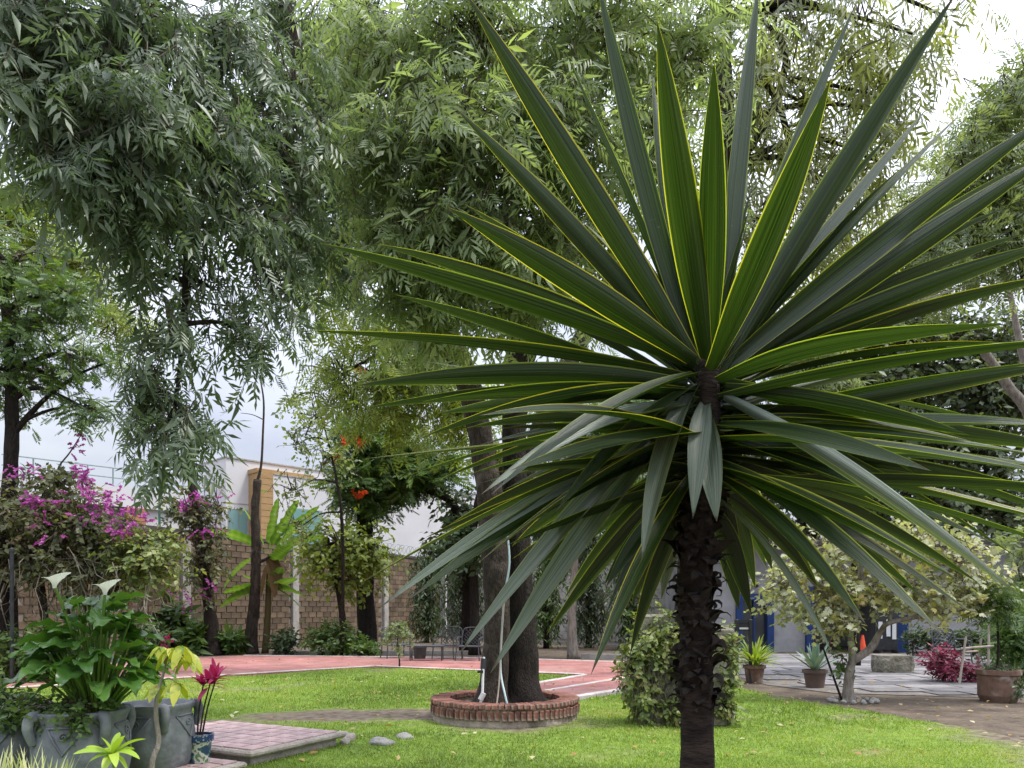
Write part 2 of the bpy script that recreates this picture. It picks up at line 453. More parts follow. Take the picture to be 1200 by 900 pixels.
def lawn_mat():
    m, n, l, b, o = new_mat('turf')
    atr = n.new('ShaderNodeAttribute'); atr.attribute_name = 'tint'
    tc = n.new('ShaderNodeTexCoord')
    nz = n.new('ShaderNodeTexNoise'); nz.inputs['Scale'].default_value = 9; nz.inputs['Detail'].default_value = 8
    l.new(tc.outputs['Object'], nz.inputs['Vector'])
    g = n.new('ShaderNodeValToRGB'); g.color_ramp.elements[0].position = .3; g.color_ramp.elements[0].color = (0.10, 0.16, 0.028, 1)
    g.color_ramp.elements[1].position = .7; g.color_ramp.elements[1].color = (0.20, 0.29, 0.05, 1)
    s = n.new('ShaderNodeValToRGB'); s.color_ramp.elements[0].position = .3; s.color_ramp.elements[0].color = (0.09, 0.07, 0.05, 1)
    s.color_ramp.elements[1].position = .7; s.color_ramp.elements[1].color = (0.22, 0.18, 0.14, 1)
    l.new(nz.outputs['Fac'], g.inputs['Fac']); l.new(nz.outputs['Fac'], s.inputs['Fac'])
    mx = n.new('ShaderNodeMix'); mx.data_type = 'RGBA'
    l.new(atr.outputs['Fac'], mx.inputs['Factor']); l.new(g.outputs['Color'], mx.inputs['A']); l.new(s.outputs['Color'], mx.inputs['B'])
    l.new(mx.outputs['Result'], b.inputs['Base Color'])
    b.inputs['Roughness'].default_value = .95; b.inputs['Specular IOR Level'].default_value = .1
    bp = n.new('ShaderNodeBump'); bp.inputs['Strength'].default_value = .9; bp.inputs['Distance'].default_value = .03
    l.new(nz.outputs['Fac'], bp.inputs['Height']); l.new(bp.outputs['Normal'], b.inputs['Normal'])
    return m
MAT['lawn'] = lawn_mat()
MAT['blade'] = leaf_mat('grass_blade', [(0.10, 0.15, 0.027), (0.165, 0.25, 0.042), (0.25, 0.34, 0.065), (0.35, 0.34, 0.12)], .35, .5, .3)

# foliage colours
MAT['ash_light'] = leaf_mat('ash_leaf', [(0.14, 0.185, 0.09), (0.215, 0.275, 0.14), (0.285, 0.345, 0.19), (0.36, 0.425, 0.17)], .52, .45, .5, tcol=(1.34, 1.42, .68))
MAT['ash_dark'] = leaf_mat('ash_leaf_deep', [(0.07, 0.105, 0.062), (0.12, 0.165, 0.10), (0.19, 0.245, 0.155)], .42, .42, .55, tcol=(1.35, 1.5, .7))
MAT['yellowgreen'] = leaf_mat('yellow_green_leaf', [(0.11, 0.155, 0.035), (0.19, 0.25, 0.055), (0.29, 0.34, 0.08)], .5, .45, .4)
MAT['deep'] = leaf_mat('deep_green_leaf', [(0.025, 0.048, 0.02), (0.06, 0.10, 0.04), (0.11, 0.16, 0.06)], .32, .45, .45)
MAT['grove'] = leaf_mat('grove_leaf', [(0.06, 0.085, 0.045), (0.10, 0.135, 0.07), (0.15, 0.19, 0.10)], .4, .45, .45)
MAT['mid'] = leaf_mat('mid_green_leaf', [(0.05, 0.10, 0.025), (0.09, 0.16, 0.04), (0.16, 0.24, 0.06)], .35, .45, .45)
MAT['sage'] = leaf_mat('sage_leaf', [(0.12, 0.16, 0.085), (0.21, 0.265, 0.14), (0.30, 0.36, 0.20)], .46, .45, .45)
MAT['willow'] = leaf_mat('willow_leaf', [(0.14, 0.17, 0.08), (0.22, 0.255, 0.12), (0.31, 0.33, 0.14)], .5, .45, .4)
MAT['bougain'] = leaf_mat('bougainvillea_leaf', [(0.06, 0.075, 0.04), (0.11, 0.125, 0.07), (0.19, 0.21, 0.095), (0.17, 0.12, 0.09)], .36, .5, .35)
MAT['bract'] = leaf_mat('magenta_bract', [(0.36, 0.06, 0.29), (0.50, 0.11, 0.41), (0.62, 0.27, 0.52)], .4, .6, .2, tcol=(1.1, .8, 1.1))
MAT['bract_red'] = leaf_mat('crimson_bract', [(0.40, 0.03, 0.14), (0.58, 0.07, 0.24)], .4, .6, .2, tcol=(1.1, .8, 1))
MAT['flame'] = leaf_mat('flame_petal', [(0.75, 0.10, 0.03), (0.85, 0.19, 0.07)], .35, .6, .2, tcol=(1.1, .9, .7))
MAT['ivy'] = leaf_mat('ivy_leaf', [(0.09, 0.13, 0.035), (0.16, 0.215, 0.06), (0.25, 0.29, 0.09), (0.26, 0.20, 0.10)], .3, .45, .4)
MAT['fig'] = leaf_mat('fig_leaf', [(0.22, 0.25, 0.14), (0.37, 0.39, 0.27), (0.50, 0.51, 0.38), (0.42, 0.44, 0.12), (0.46, 0.36, 0.15)], .34, .5, .4)
MAT['calla'] = leaf_mat('calla_leaf', [(0.036, 0.095, 0.016), (0.065, 0.15, 0.028), (0.11, 0.22, 0.05)], .3, .3, .5)
MAT['calla_stem'] = leaf_mat('calla_stem', [(0.10, 0.20, 0.03), (0.16, 0.27, 0.05)], .2, .4, .4)
MAT['calla_white'] = leaf_mat('calla_spathe', [(0.80, 0.80, 0.74), (0.85, 0.85, 0.81)], .4, .4, .3, tcol=(1, 1, .9))
MAT['banana'] = leaf_mat('banana_leaf', [(0.085, 0.18, 0.03), (0.15, 0.28, 0.05), (0.27, 0.40, 0.12)], .42, .38, .5)
MAT['banana_stem'] = leaf_mat('banana_stem', [(0.07, 0.06, 0.025), (0.13, 0.10, 0.04)], .1, .7, .2)
MAT['banana_dry'] = leaf_mat('dry_banana_leaf', [(0.10, 0.06, 0.03), (0.20, 0.125, 0.065)], .25, .8, .1)
MAT['spider'] = leaf_mat('spider_leaf', [(0.14, 0.24, 0.03), (0.28, 0.38, 0.06), (0.48, 0.52, 0.16)], .4, .42, .4)
MAT['agave'] = leaf_mat('agave_leaf', [(0.14, 0.22, 0.18), (0.22, 0.31, 0.26)], .1, .5, .4)
MAT['burgundy'] = leaf_mat('burgundy_leaf', [(0.10, 0.014, 0.03), (0.22, 0.035, 0.075), (0.36, 0.07, 0.13)], .3, .45, .4, tcol=(1.2, .7, .8))
MAT['yellowleaf'] = leaf_mat('yellow_leaf', [(0.28, 0.34, 0.03), (0.40, 0.43, 0.045), (0.46, 0.46, 0.08)], .35, .42, .4, tcol=(1.1, 1.1, .5), blotch=((0.15, 0.26, 0.04), 26, .52))
MAT['limeleaf'] = leaf_mat('lime_leaf', [(0.26, 0.42, 0.04), (0.40, 0.52, 0.07)], .38, .42, .4, tcol=(1.1, 1.1, .5))
MAT['crimson'] = leaf_mat('crimson_leaf', [(0.34, 0.014, 0.07), (0.50, 0.04, 0.15), (0.15, 0.015, 0.05)], .35, .4, .4, tcol=(1.2, .8, .9))
MAT['variegated'] = leaf_mat('variegated_blade', [(0.20, 0.26, 0.08), (0.46, 0.48, 0.24), (0.60, 0.60, 0.42)], .35, .5, .3)
MAT['litter'] = leaf_mat('fallen_leaf', [(0.40, 0.33, 0.10), (0.30, 0.17, 0.07), (0.50, 0.46, 0.30)], .2, .8, .1)

def yucca_mat(name, dark, light, edge):
    m, n, l, b, o = new_mat(name)
    uv = n.new('ShaderNodeUVMap'); uv.uv_map = 'leaf'
    sp = n.new('ShaderNodeSeparateXYZ'); l.new(uv.outputs['UV'], sp.inputs[0])
    ab = n.new('ShaderNodeMath'); ab.operation = 'SUBTRACT'; ab.inputs[1].default_value = .5; l.new(sp.outputs['X'], ab.inputs[0])
    a2 = n.new('ShaderNodeMath'); a2.operation = 'ABSOLUTE'; l.new(ab.outputs[0], a2.inputs[0])
    rp = n.new('ShaderNodeValToRGB'); rp.color_ramp.elements[0].position = .450; rp.color_ramp.elements[1].position = .488
    l.new(a2.outputs[0], rp.inputs['Fac'])
    mp = n.new('ShaderNodeMapping'); mp.inputs['Scale'].default_value = (26, .9, 1); l.new(uv.outputs['UV'], mp.inputs['Vector'])
    oi = n.new('ShaderNodeObjectInfo')
    cb = n.new('ShaderNodeCombineXYZ'); l.new(oi.outputs['Random'], cb.inputs['Z'])
    av = n.new('ShaderNodeVectorMath'); av.operation = 'MULTIPLY_ADD'; av.inputs[1].default_value = (1, 1, 1)
    sc = n.new('ShaderNodeVectorMath'); sc.operation = 'SCALE'; sc.inputs['Scale'].default_value = 60; l.new(cb.outputs[0], sc.inputs[0])
    l.new(mp.outputs[0], av.inputs[0]); l.new(sc.outputs[0], av.inputs[2])
    nz = n.new('ShaderNodeTexNoise'); nz.inputs['Scale'].default_value = 1.0; nz.inputs['Detail'].default_value = 4
    l.new(av.outputs[0], nz.inputs['Vector'])
    g = n.new('ShaderNodeValToRGB'); g.color_ramp.elements[0].position = .36; g.color_ramp.elements[0].color = (*dark, 1)
    g.color_ramp.elements[1].position = .64; g.color_ramp.elements[1].color = (*light, 1)
    l.new(nz.outputs['Fac'], g.inputs['Fac'])
    mx = n.new('ShaderNodeMix'); mx.data_type = 'RGBA'; l.new(rp.outputs['Color'], mx.inputs['Factor'])
    l.new(g.outputs['Color'], mx.inputs['A'])
    ev = n.new('ShaderNodeValToRGB'); ev.color_ramp.elements[0].position = .38; ev.color_ramp.elements[0].color = (edge[0] * .42, edge[1] * .62, edge[2] * .8, 1)
    ev.color_ramp.elements[1].position = 1.0; ev.color_ramp.elements[1].color = (*edge, 1)
    l.new(oi.outputs['Random'], ev.inputs['Fac']); l.new(ev.outputs['Color'], mx.inputs['B'])
    # pale specks of dust and water marks on the blades
    n2 = n.new('ShaderNodeTexNoise'); n2.inputs['Scale'].default_value = 60; n2.inputs['Detail'].default_value = 3
    tc = n.new('ShaderNodeTexCoord'); l.new(tc.outputs['Object'], n2.inputs['Vector'])
    r2 = n.new('ShaderNodeValToRGB'); r2.color_ramp.elements[0].position = .70; r2.color_ramp.elements[1].position = .80
    r2.color_ramp.elements[1].color = (.5, .5, .5, 1)
    l.new(n2.outputs['Fac'], r2.inputs['Fac'])
    m2 = n.new('ShaderNodeMix'); m2.data_type = 'RGBA'; l.new(r2.outputs['Color'], m2.inputs['Factor'])
    l.new(mx.outputs['Result'], m2.inputs['A']); m2.inputs['B'].default_value = (.25, .27, .22, 1)
    # dry brown tips
    tpn = n.new('ShaderNodeTexNoise'); tpn.inputs['Scale'].default_value = 30; l.new(tc.outputs['Object'], tpn.inputs['Vector'])
    tpa = n.new('ShaderNodeMath'); tpa.operation = 'MULTIPLY_ADD'; tpa.inputs[1].default_value = .05; l.new(tpn.outputs['Fac'], tpa.inputs[0]); l.new(sp.outputs['Y'], tpa.inputs[2])
    tpr = n.new('ShaderNodeValToRGB'); tpr.color_ramp.elements[0].position = .975; tpr.color_ramp.elements[1].position = .995; l.new(tpa.outputs[0], tpr.inputs['Fac'])
    m4 = n.new('ShaderNodeMix'); m4.data_type = 'RGBA'; l.new(tpr.outputs['Color'], m4.inputs['Factor'])
    l.new(m2.outputs['Result'], m4.inputs['A']); m4.inputs['B'].default_value = (.05, .035, .022, 1)
    l.new(m4.outputs['Result'], b.inputs['Base Color'])
    b.inputs['Roughness'].default_value = .38; b.inputs['Specular IOR Level'].default_value = .5
    bp = n.new('ShaderNodeBump'); bp.inputs['Strength'].default_value = .7; bp.inputs['Distance'].default_value = .003
    l.new(nz.outputs['Fac'], bp.inputs['Height']); l.new(bp.outputs['Normal'], b.inputs['Normal'])
    tr = n.new('ShaderNodeBsdfTranslucent')
    hs = n.new('ShaderNodeMix'); hs.data_type = 'RGBA'; hs.blend_type = 'MULTIPLY'; hs.inputs['Factor'].default_value = 1
    l.new(mx.outputs['Result'], hs.inputs['A']); hs.inputs['B'].default_value = (1.6, 1.7, .5, 1); l.new(hs.outputs['Result'], tr.inputs['Color'])
    mix = n.new('ShaderNodeMixShader')
    fm = n.new('ShaderNodeMapRange'); fm.inputs['To Min'].default_value = .28; fm.inputs['To Max'].default_value = .55
    l.new(rp.outputs['Color'], fm.inputs['Value']); l.new(fm.outputs['Result'], mix.inputs['Fac'])
    l.new(b.outputs[0], mix.inputs[1]); l.new(tr.outputs[0], mix.inputs[2]); l.new(mix.outputs[0], o.inputs['Surface'])
    return m
MAT['yucca'] = yucca_mat('yucca_leaf', (0.007, 0.019, 0.004), (0.034, 0.064, 0.014), (0.50, 0.44, 0.05))
MAT['yucca_sheen'] = yucca_mat('yucca_leaf_sheen', (0.075, 0.11, 0.08), (0.22, 0.26, 0.21), (0.28, 0.31, 0.19))  # pale grey copy of the leaf: sky sheen on lit blades put into the colour

def glass_mat(name, c, rough=.08):
    m, n, l, b, o = new_mat(name)
    b.inputs['Base Color'].default_value = (*c, 1); b.inputs['Roughness'].default_value = rough
    b.inputs['Specular IOR Level'].default_value = .8
    return m
MAT['glass_green'] = glass_mat('green_glass', (0.16, 0.30, 0.29))
MAT['glass_dark'] = glass_mat('dark_glass', (0.025, 0.032, 0.036))

def talavera_mat():
    m, n, l, b, o = new_mat('painted_glaze')
    tc = n.new('ShaderNodeTexCoord'); sp = n.new('ShaderNodeSeparateXYZ'); l.new(tc.outputs['Object'], sp.inputs[0])
    nz = n.new('ShaderNodeTexNoise'); nz.inputs['Scale'].default_value = 13; nz.inputs['Detail'].default_value = 2; l.new(tc.outputs['Object'], nz.inputs['Vector'])
    body = n.new('ShaderNodeValToRGB'); body.color_ramp.interpolation = 'CONSTANT'
    e = body.color_ramp.elements
    e[0].position = 0; e[0].color = (.02, .05, .10, 1); e[1].position = .44; e[1].color = (.04, .16, .12, 1)
    q = e.new(.50); q.color = (.50, .48, .42, 1); q = e.new(.60); q.color = (.10, .20, .09, 1); q = e.new(.68); q.color = (.03, .06, .13, 1)
    l.new(nz.outputs['Fac'], body.inputs['Fac'])
    vo = n.new('ShaderNodeTexVoronoi'); vo.inputs['Scale'].default_value = 45; l.new(tc.outputs['Object'], vo.inputs['Vector'])
    rim = n.new('ShaderNodeValToRGB'); rim.color_ramp.interpolation = 'CONSTANT'
    rim.color_ramp.elements[0].color = (.25, .30, .36, 1); rim.color_ramp.elements[1].position = .35; rim.color_ramp.elements[1].color = (.015, .035, .11, 1)
    l.new(vo.outputs['Distance'], rim.inputs['Fac'])
    gt = n.new('ShaderNodeMath'); gt.operation = 'GREATER_THAN'; gt.inputs[1].default_value = .185; l.new(sp.outputs['Z'], gt.inputs[0])
    mx = n.new('ShaderNodeMix'); mx.data_type = 'RGBA'; l.new(gt.outputs[0], mx.inputs['Factor'])
    l.new(body.outputs['Color'], mx.inputs['A']); l.new(rim.outputs['Color'], mx.inputs['B'])
    l.new(mx.outputs['Result'], b.inputs['Base Color']); b.inputs['Roughness'].default_value = .3
    return m
MAT['talavera'] = talavera_mat()

# ------------------------------------------------------------------ leaves and crowns
def lanceolate(w=.16, fold=.05, bend=0.06):
    v = np.array([(0, 0, 0), (-w, .42, fold - bend * .3), (0, .45, -bend * .3), (w, .42, fold - bend * .3), (0, 1, -bend)])
    f = [(0, 2, 1), (1, 2, 4), (0, 3, 2), (2, 3, 4)]
    return v, f
def oval(w=.3):
    return lanceolate(w, .07, .1)
def compound(pairs=4, lw=.15, ll=.48, spread=50, hang=.35):
    lv, lf = lanceolate(lw, .05, .12)
    V, F = [], []
    def put(p, ang, side, ln):
        a = R(ang) * side
        c, s = math.cos(a), math.sin(a)
        v = lv * ln
        m = np.array([[c, -s, 0], [s, c, 0], [0, 0, 1]])
        v = v @ m.T
        v[:, 2] -= (np.abs(v[:, 0]) / max(ln, 1e-6)) * hang * ln
        v = v + p
        F.extend([tuple(i + len(V) * 5 for i in t) for t in lf]); V.append(v)
    for i in range(pairs):
        t = .28 + .66 * i / pairs
        for sd in (-1, 1):
            put(np.array((0, t, -.10 * t * t)), spread, sd, ll * (1 - .25 * abs(t - .6)))
    put(np.array((0, .9, -.085)), 0, 1, ll * 1.05)
    return np.concatenate(V), F
def spray(n=9, lw=.09, ll=.42):
    """a willow twig: narrow leaves alternating on a hanging stalk"""
    lv, lf = lanceolate(lw, .03, .15)
    V, F = [], []
    for i in range(n):
        t = i / n
        a = R(38 + 14 * math.sin(i * 2.1)) * (1 if i % 2 else -1)
        c, s = math.cos(a), math.sin(a)
        v = (lv * ll) @ np.array([[c, -s, 0], [s, c, 0], [0, 0, 1]]).T
        v[:, 2] -= .25 * np.abs(v[:, 0]); v = v + np.array((0, t * .8, 0))
        F.extend([tuple(k + len(V) * 5 for k in q) for q in lf]); V.append(v)
    return np.concatenate(V), F
def lobed():
    v = np.array([(0, 0, 0), (-.30, .18, .03), (-.46, .42, -.05), (-.22, .50, .04), (-.34, .80, -.04), (-.12, .72, .03), (0, 1.05, -.12),
                  (.12, .72, .03), (.34, .80, -.04), (.22, .50, .04), (.46, .42, -.05), (.30, .18, .03), (0, .45, -.02)])
    f = [(12, i, i + 1) for i in range(11)] + [(12, 11, 0)]
    return v, [(a, c, b) for a, b, c in f]
def star(k=5):
    """a cluster of small petals"""
    V, F = [], []
    lv, lf = lanceolate(.34, .1, .2)
    for i in range(k):
        a = 2 * math.pi * i / k
        c, s = math.cos(a), math.sin(a)
        v = (lv * .5) @ np.array([[1, 0, 0], [0, .75, -.66], [0, .66, .75]]).T @ np.array([[c, -s, 0], [s, c, 0], [0, 0, 1]]).T
        F.extend([tuple(q + len(V) * 5 for q in t) for t in lf]); V.append(v)
    return np.concatenate(V), F

T_ASH = compound(3, .155, .50, 48, .3)
T_ASHES = [compound(3, .125, .50, 48, .3), compound(2, .13, .58, 40, .45), compound(3, .11, .46, 60, .55), compound(4, .12, .42, 44, .2), lanceolate(.11, .05, .3)]
T_ASH5 = compound(4, .13, .40, 55, .25)
T_FEATHER = compound(6, .2, .30, 68, .15)
T_SPRAY = spray()
T_OVAL = oval()
T_LANCE = lanceolate(.15, .04, .15)
T_LOBED = lobed()
T_STAR = star()

def blob(x, y, Y, rx, ry, rd, n):
    """a bough: centre, half sizes in metres, number of twigs"""
    return (at(x, y, Y), np.array((rx * Y / FOC, rd, ry * Y / FOC)), n)

def foliage(parent, blobs, tmpl, size, per, tlen, droop, mat, seed, name='crown', twig_r=.006, twigmat=None, shell=2.2, flat=.5,
            out_w=.8, tint_bias=0.0, floor=None, conn=1.0):
    rng = np.random.default_rng(seed)
    off = BASE[root_of(parent).name]
    tw = MB()
    Ps, Ms, Ts = [], [], []
    for c, r, n in blobs:
        d = nrm(rng.normal(size=(n, 3)))
        rad = rng.random(n) ** (1 / shell)
        # lumpy outline
        lump = 1 + .28 * np.sin(d[:, 0] * 5 + c[0] * 3) * np.sin(d[:, 2] * 6 + c[2]) + .12 * rng.normal(size=n)
        p = c + d * r * (rad * lump)[:, None]
        if floor is not None: p[:, 2] = np.maximum(p[:, 2], floor)
        out = nrm(d * out_w + rng.normal(size=(n, 3)) * .5 + np.array((0, 0, -droop)))
        b = p - out * tlen * .5
        clump = np.clip(rng.normal(.45, .2, n) + tint_bias, 0, 1)
        ts = (np.arange(per) + .6) / per
        for i in range(n):
            bend = np.array((0, 0, -droop * tlen * .35))
            pts = b[i] + np.outer(ts, out[i]) * tlen + np.outer(ts ** 2, bend)
            Ps.append(pts)
            sgn = np.where(np.arange(per) % 2 == 0, 1, -1)[:, None]
            sidev = nrm(np.cross(out[i], (0, 0, 1)) + 1e-6)
            dr = nrm(out[i] * .55 + sgn * sidev * .75 + rng.normal(size=(per, 3)) * .32 + np.array((0, 0, -droop * .9)))
            up = nrm(np.array((0, 0, 1.0)) * flat + nrm(d[i] * np.array((1, 1, .4))) * .5 + rng.normal(size=(per, 3)) * .38)
            sd = nrm(np.cross(dr, up)); up = np.cross(sd, dr)
            s = size * rng.uniform(.5, 1.3, per)
            Ms.append(np.stack([sd, dr, up], 2) * s[:, None, None])
            Ts.append(np.clip(clump[i] + rng.normal(0, .14, per), 0, 1))
            if twig_r and rng.random() < conn:
                q = c + (b[i] - c) * rng.uniform(.05, .5) + rng.normal(size=3) * r * .06
                mid = (q + b[i]) / 2 + np.array((0, 0, .12 * np.linalg.norm(b[i] - q))) + rng.normal(size=3) * r * .06
                tw.tube(np.array([q, mid, b[i], pts[-1]]), [twig_r * 2.0, twig_r * 1.4, twig_r, twig_r * .4], 3, .5, cap=False)
    M_, P_, T_ = np.concatenate(Ms), np.concatenate(Ps), np.concatenate(Ts)
    tl = tmpl if isinstance(tmpl, list) else [tmpl]
    pick = rng.integers(0, len(tl), len(P_))
    for q_, tm_ in enumerate(tl):
        k_ = pick == q_
        me = big_mesh(name, tm_[0], tm_[1], M_[k_], P_[k_], T_[k_], off)
        o = part(name, me, mat, parent)
    if tw.n:
        part('twigs', tw, twigmat or MAT['twig'], o, kind='stuff')
    return o

def curve(pts, n=10):
    """smooth polyline through points"""
    pts = [Vector(p) for p in pts]
    out = []
    m = len(pts)
    for i in range(m - 1):
        p0 = pts[max(i - 1, 0)]; p1 = pts[i]; p2 = pts[i + 1]; p3 = pts[min(i + 2, m - 1)]
        for k in range(n):
            t = k / n
            out.append(.5 * ((2 * p1) + (p2 - p0) * t + (2 * p0 - 5 * p1 + 4 * p2 - p3) * t * t + (3 * p1 - p0 - 3 * p2 + p3) * t ** 3))
    out.append(pts[-1])
    return np.array([tuple(p) for p in out])

def lerp_list(vals, n):
    return np.interp(np.linspace(0, len(vals) - 1, n), np.arange(len(vals)), vals)

def limb(parent, pts, rads, mat, name='branch', seg=8, n=6, rough=.10, flare=False, rfreq=3.0):
    c = curve(pts, n)
    r = lerp_list(rads, len(c))
    fl = None
    if flare:
        fl = np.clip(1 - np.linspace(0, len(pts) - 1, len(c)) / flare, 0, 1) ** 2 * .55
    return part(name, MB().tube(c, r, seg, .5, rough, rfreq, flare=fl), mat, parent, smooth=True)

def boughs(parent, start, blobs, mat, r0=.05, r1=.015, name='branch', seed=1):
    rng = np.random.default_rng(seed)
    start = np.atleast_2d(start)
    for c, r, n in blobs:
        s = start[np.argmin(np.linalg.norm(start - c, axis=1))]
        L = np.linalg.norm(c - s)
        mid = s * .5 + c * .5 + np.array((0, 0, .12 * L)) + rng.normal(size=3) * .05 * L
        limb(parent, [s, mid, c], [r0, (r0 + r1) / 2, r1], mat, name, 6, 5, .08)

# ================================================================== ground, lawn, paths
rnd = random.Random(7)
g = MB()
N = 60
gx = np.linspace(-90, 90, N); gy = np.linspace(-25, 160, N)
g.add([(x, y, 0) for y in gy for x in gx], [(j * N + i, j * N + i + 1, (j + 1) * N + i + 1, (j + 1) * N + i) for j in range(N - 1) for i in range(N - 1)])
struct('ground', g, MAT['soil'])

P1, P2 = (-3.3, 18.5), (1.49, 16.15)
PATH = [(-9.4, 12.6), P1, P2, (-.35, 13.05), (.30, 11.05), (1.88, 13.0), (4.6, 16.1), (4.6, 19.4), (2.9, 20.0), (-1, 21.9), (-8.0, 23.0), (-13.2, 17.2)]
LAWN = [(-9.6, 12.4), (-3.32, 18.43), (1.42, 16.1), (-.42, 13.0), (.28, 10.95), (1.95, 12.9), (3.3, 14.5), (3.95, 13.7), (4.72, 10.6), (5.5, 8.1), (6.0, 6.2), (6.0, 3.2), (-6.5, 3.2), (-7.5, 8)]
def bare(x, y):
    """where the turf is worn to soil"""
    x, y = np.asarray(x, float), np.asarray(y, float)
    n1, n2 = vnoise(x, y, 1.3, 1), vnoise(x, y, 4.5, 2)
    def el(cx, cy, rx, ry, a=0):
        ca, sa = math.cos(a), math.sin(a)
        u = ((x - cx) * ca + (y - cy) * sa) / rx; v = (-(x - cx) * sa + (y - cy) * ca) / ry
        return 1.25 - np.sqrt(u * u + v * v)
    b = el(-2.0, 10.1, 1.7, .62, .12) * 1.5
    b = np.maximum(b, el(-3.6, 9.2, 1.2, .6))
    b = np.maximum(b, el(-4.6, 10.3, .5, .3) * .8)
    b = np.maximum(b, el(-.1, 9.9, 1.2, 1.15))
    b = np.maximum(b, el(5.3, 7.6, .75, 1.9, -.25) * .9)
    b = np.maximum(b, el(4.6, 12.3, .5, 1.9, .25) * .8)
    b = np.maximum(b, el(-4.5, 6.2, 1.6, 1.2))
    b = np.maximum(b, (vnoise(x, y, .8, 11) - .70) * 1.6)
    return np.clip(b * 1.3 - .10 + (n1 - .5) * .9 + (n2 - .5) * .7 + .02, 0, 1)
cell = .11
xs = np.arange(-10, 6.5, cell); ys = np.arange(3.0, 19, cell)
XX, YY = np.meshgrid(xs, ys)
ins = poly_inside(XX + cell / 2 + (vnoise(XX, YY, 3, 5) - .5) * .16, YY + cell / 2 + (vnoise(XX, YY, 3, 6) - .5) * .16, LAWN)
HZ = .006 + .03 * vnoise(XX, YY, .9, 3) * 1.0
vid = -np.ones((len(ys) + 1, len(xs) + 1), int)
vl, fl = [], []
def vget(j, i):
    if vid[j, i] < 0:
        x, y = -10 + i * cell, 3.0 + j * cell
        vid[j, i] = len(vl)
        vl.append((x, y))
    return vid[j, i]
for j, i in zip(*np.nonzero(ins)):
    fl.append((vget(j, i), vget(j, i + 1), vget(j + 1, i + 1), vget(j + 1, i)))
vl = np.array(vl)
lz = .008 + .03 * vnoise(vl[:, 0], vl[:, 1], .9, 3)
g = MB().add(np.column_stack([vl, lz]), fl, bare(vl[:, 0], vl[:, 1]))
struct('lawn', g, MAT['lawn'], smooth=True)

# blades of grass
rng = np.random.default_rng(3)
NB = 230000
# more blades near the viewer, fewer far off
yy = 6.6 + (rng.random(NB) ** 1.45) * 11.8
xx = (rng.random(NB) * 2 - 1) * yy * .70
keep = poly_inside(xx, yy, LAWN) & (rng.random(NB) > bare(xx, yy) * 1.35) & (np.hypot(xx + .09, yy - 9.9) > .97)
xx, yy = xx[keep], yy[keep]
nb = len(xx)
bz = .008 + .03 * vnoise(xx, yy, .9, 3)
a = rng.random(nb) * 2 * math.pi
lean = rng.uniform(.1, .9, nb)
up = np.stack([np.cos(a) * np.sin(lean), np.sin(a) * np.sin(lean), np.cos(lean)], 1)
sd = np.stack([-np.sin(a), np.cos(a), np.zeros(nb)], 1)
nn = np.cross(sd, up)
h = rng.uniform(.018, .045, nb) * (.7 + .6 * vnoise(xx, yy, 1.1, 8)) * np.clip(yy / 9, .9, 1.4)
w = h * .30
M = np.stack([sd * w[:, None], up * h[:, None], nn * h[:, None]], 2)
tn = np.clip(.12 + .6 * vnoise(xx, yy, .55, 4) + .5 * (vnoise(xx, yy, 2.6, 9) - .5) + rng.normal(0, .13, nb) + .35 * bare(xx, yy), 0, 1)
me = big_mesh('grass', np.array([(-.5, 0, 0), (.5, 0, 0), (.12, 1, .25)]), [(0, 1, 2)], M, np.column_stack([xx, yy, bz]), tn, np.zeros(3))
me.materials.append(MAT['blade'])
o = bpy.data.objects.new('grass', me); COL.objects.link(o)
tag(o, 'short bright green mown grass on the lawn', 'grass', kind='stuff')

# fallen leaves on the turf and bare soil
n = 460
xx = rng.uniform(-5, 7, n); yy = rng.uniform(6.8, 17, n)
xx = np.concatenate([xx, rng.uniform(-9, 4.5, 260)]); yy = np.concatenate([yy, rng.uniform(11, 22.5, 260)])
onpath = poly_inside(xx, yy, PATH)
keep = poly_inside(xx, yy, LAWN) | (xx > 4) | onpath
xx, yy, onpath = xx[keep], yy[keep], onpath[keep]; n = len(xx)
a = rng.random(n) * 6.28
M = np.stack([np.stack([np.cos(a), np.sin(a), rng.normal(0, .2, n)], 1), np.stack([-np.sin(a), np.cos(a), rng.normal(0, .2, n)], 1), np.tile((0, 0, 1.0), (n, 1))], 2) * rng.uniform(.04, .10, n)[:, None, None]
me = big_mesh('leaf_litter', T_OVAL[0], T_OVAL[1], M, np.column_stack([xx, yy, np.where(onpath, .075, .055)]), rng.random(n), np.zeros(3))
me.materials.append(MAT['litter'])
o = bpy.data.objects.new('leaf_litter', me); COL.objects.link(o)
tag(o, 'dry yellow fallen leaves scattered over the lawn', 'leaves', kind='stuff')

# red paved path, slightly raised, with pale concrete edging
def prism(mb, poly, z0, z1, tint=.5):
    n = len(poly)
    v = [(x, y, z0) for x, y in poly] + [(x, y, z1) for x, y in poly]
    return mb.add(v, [tuple(range(n, 2 * n))] + [(i, (i + 1) % n, n + (i + 1) % n, n + i) for i in range(n)], tint)
import mathutils.geometry as mg
def flat_poly(mb, poly, z):
    tri = mg.tessellate_polygon([[Vector((x, y, 0)) for x, y in poly]])
    return mb.add([(x, y, z) for x, y in poly], [t if True else t for t in tri])
def side_walls(mb, poly, z0, z1):
    n = len(poly)
    return mb.add([(x, y, z0) for x, y in poly] + [(x, y, z1) for x, y in poly], [(i, (i + 1) % n, n + (i + 1) % n, n + i) for i in range(n)])
pm = MB(); flat_poly(pm, PATH, .05); side_walls(pm, PATH, -.02, .05)
path = struct('red_path', pm, MAT['path'])
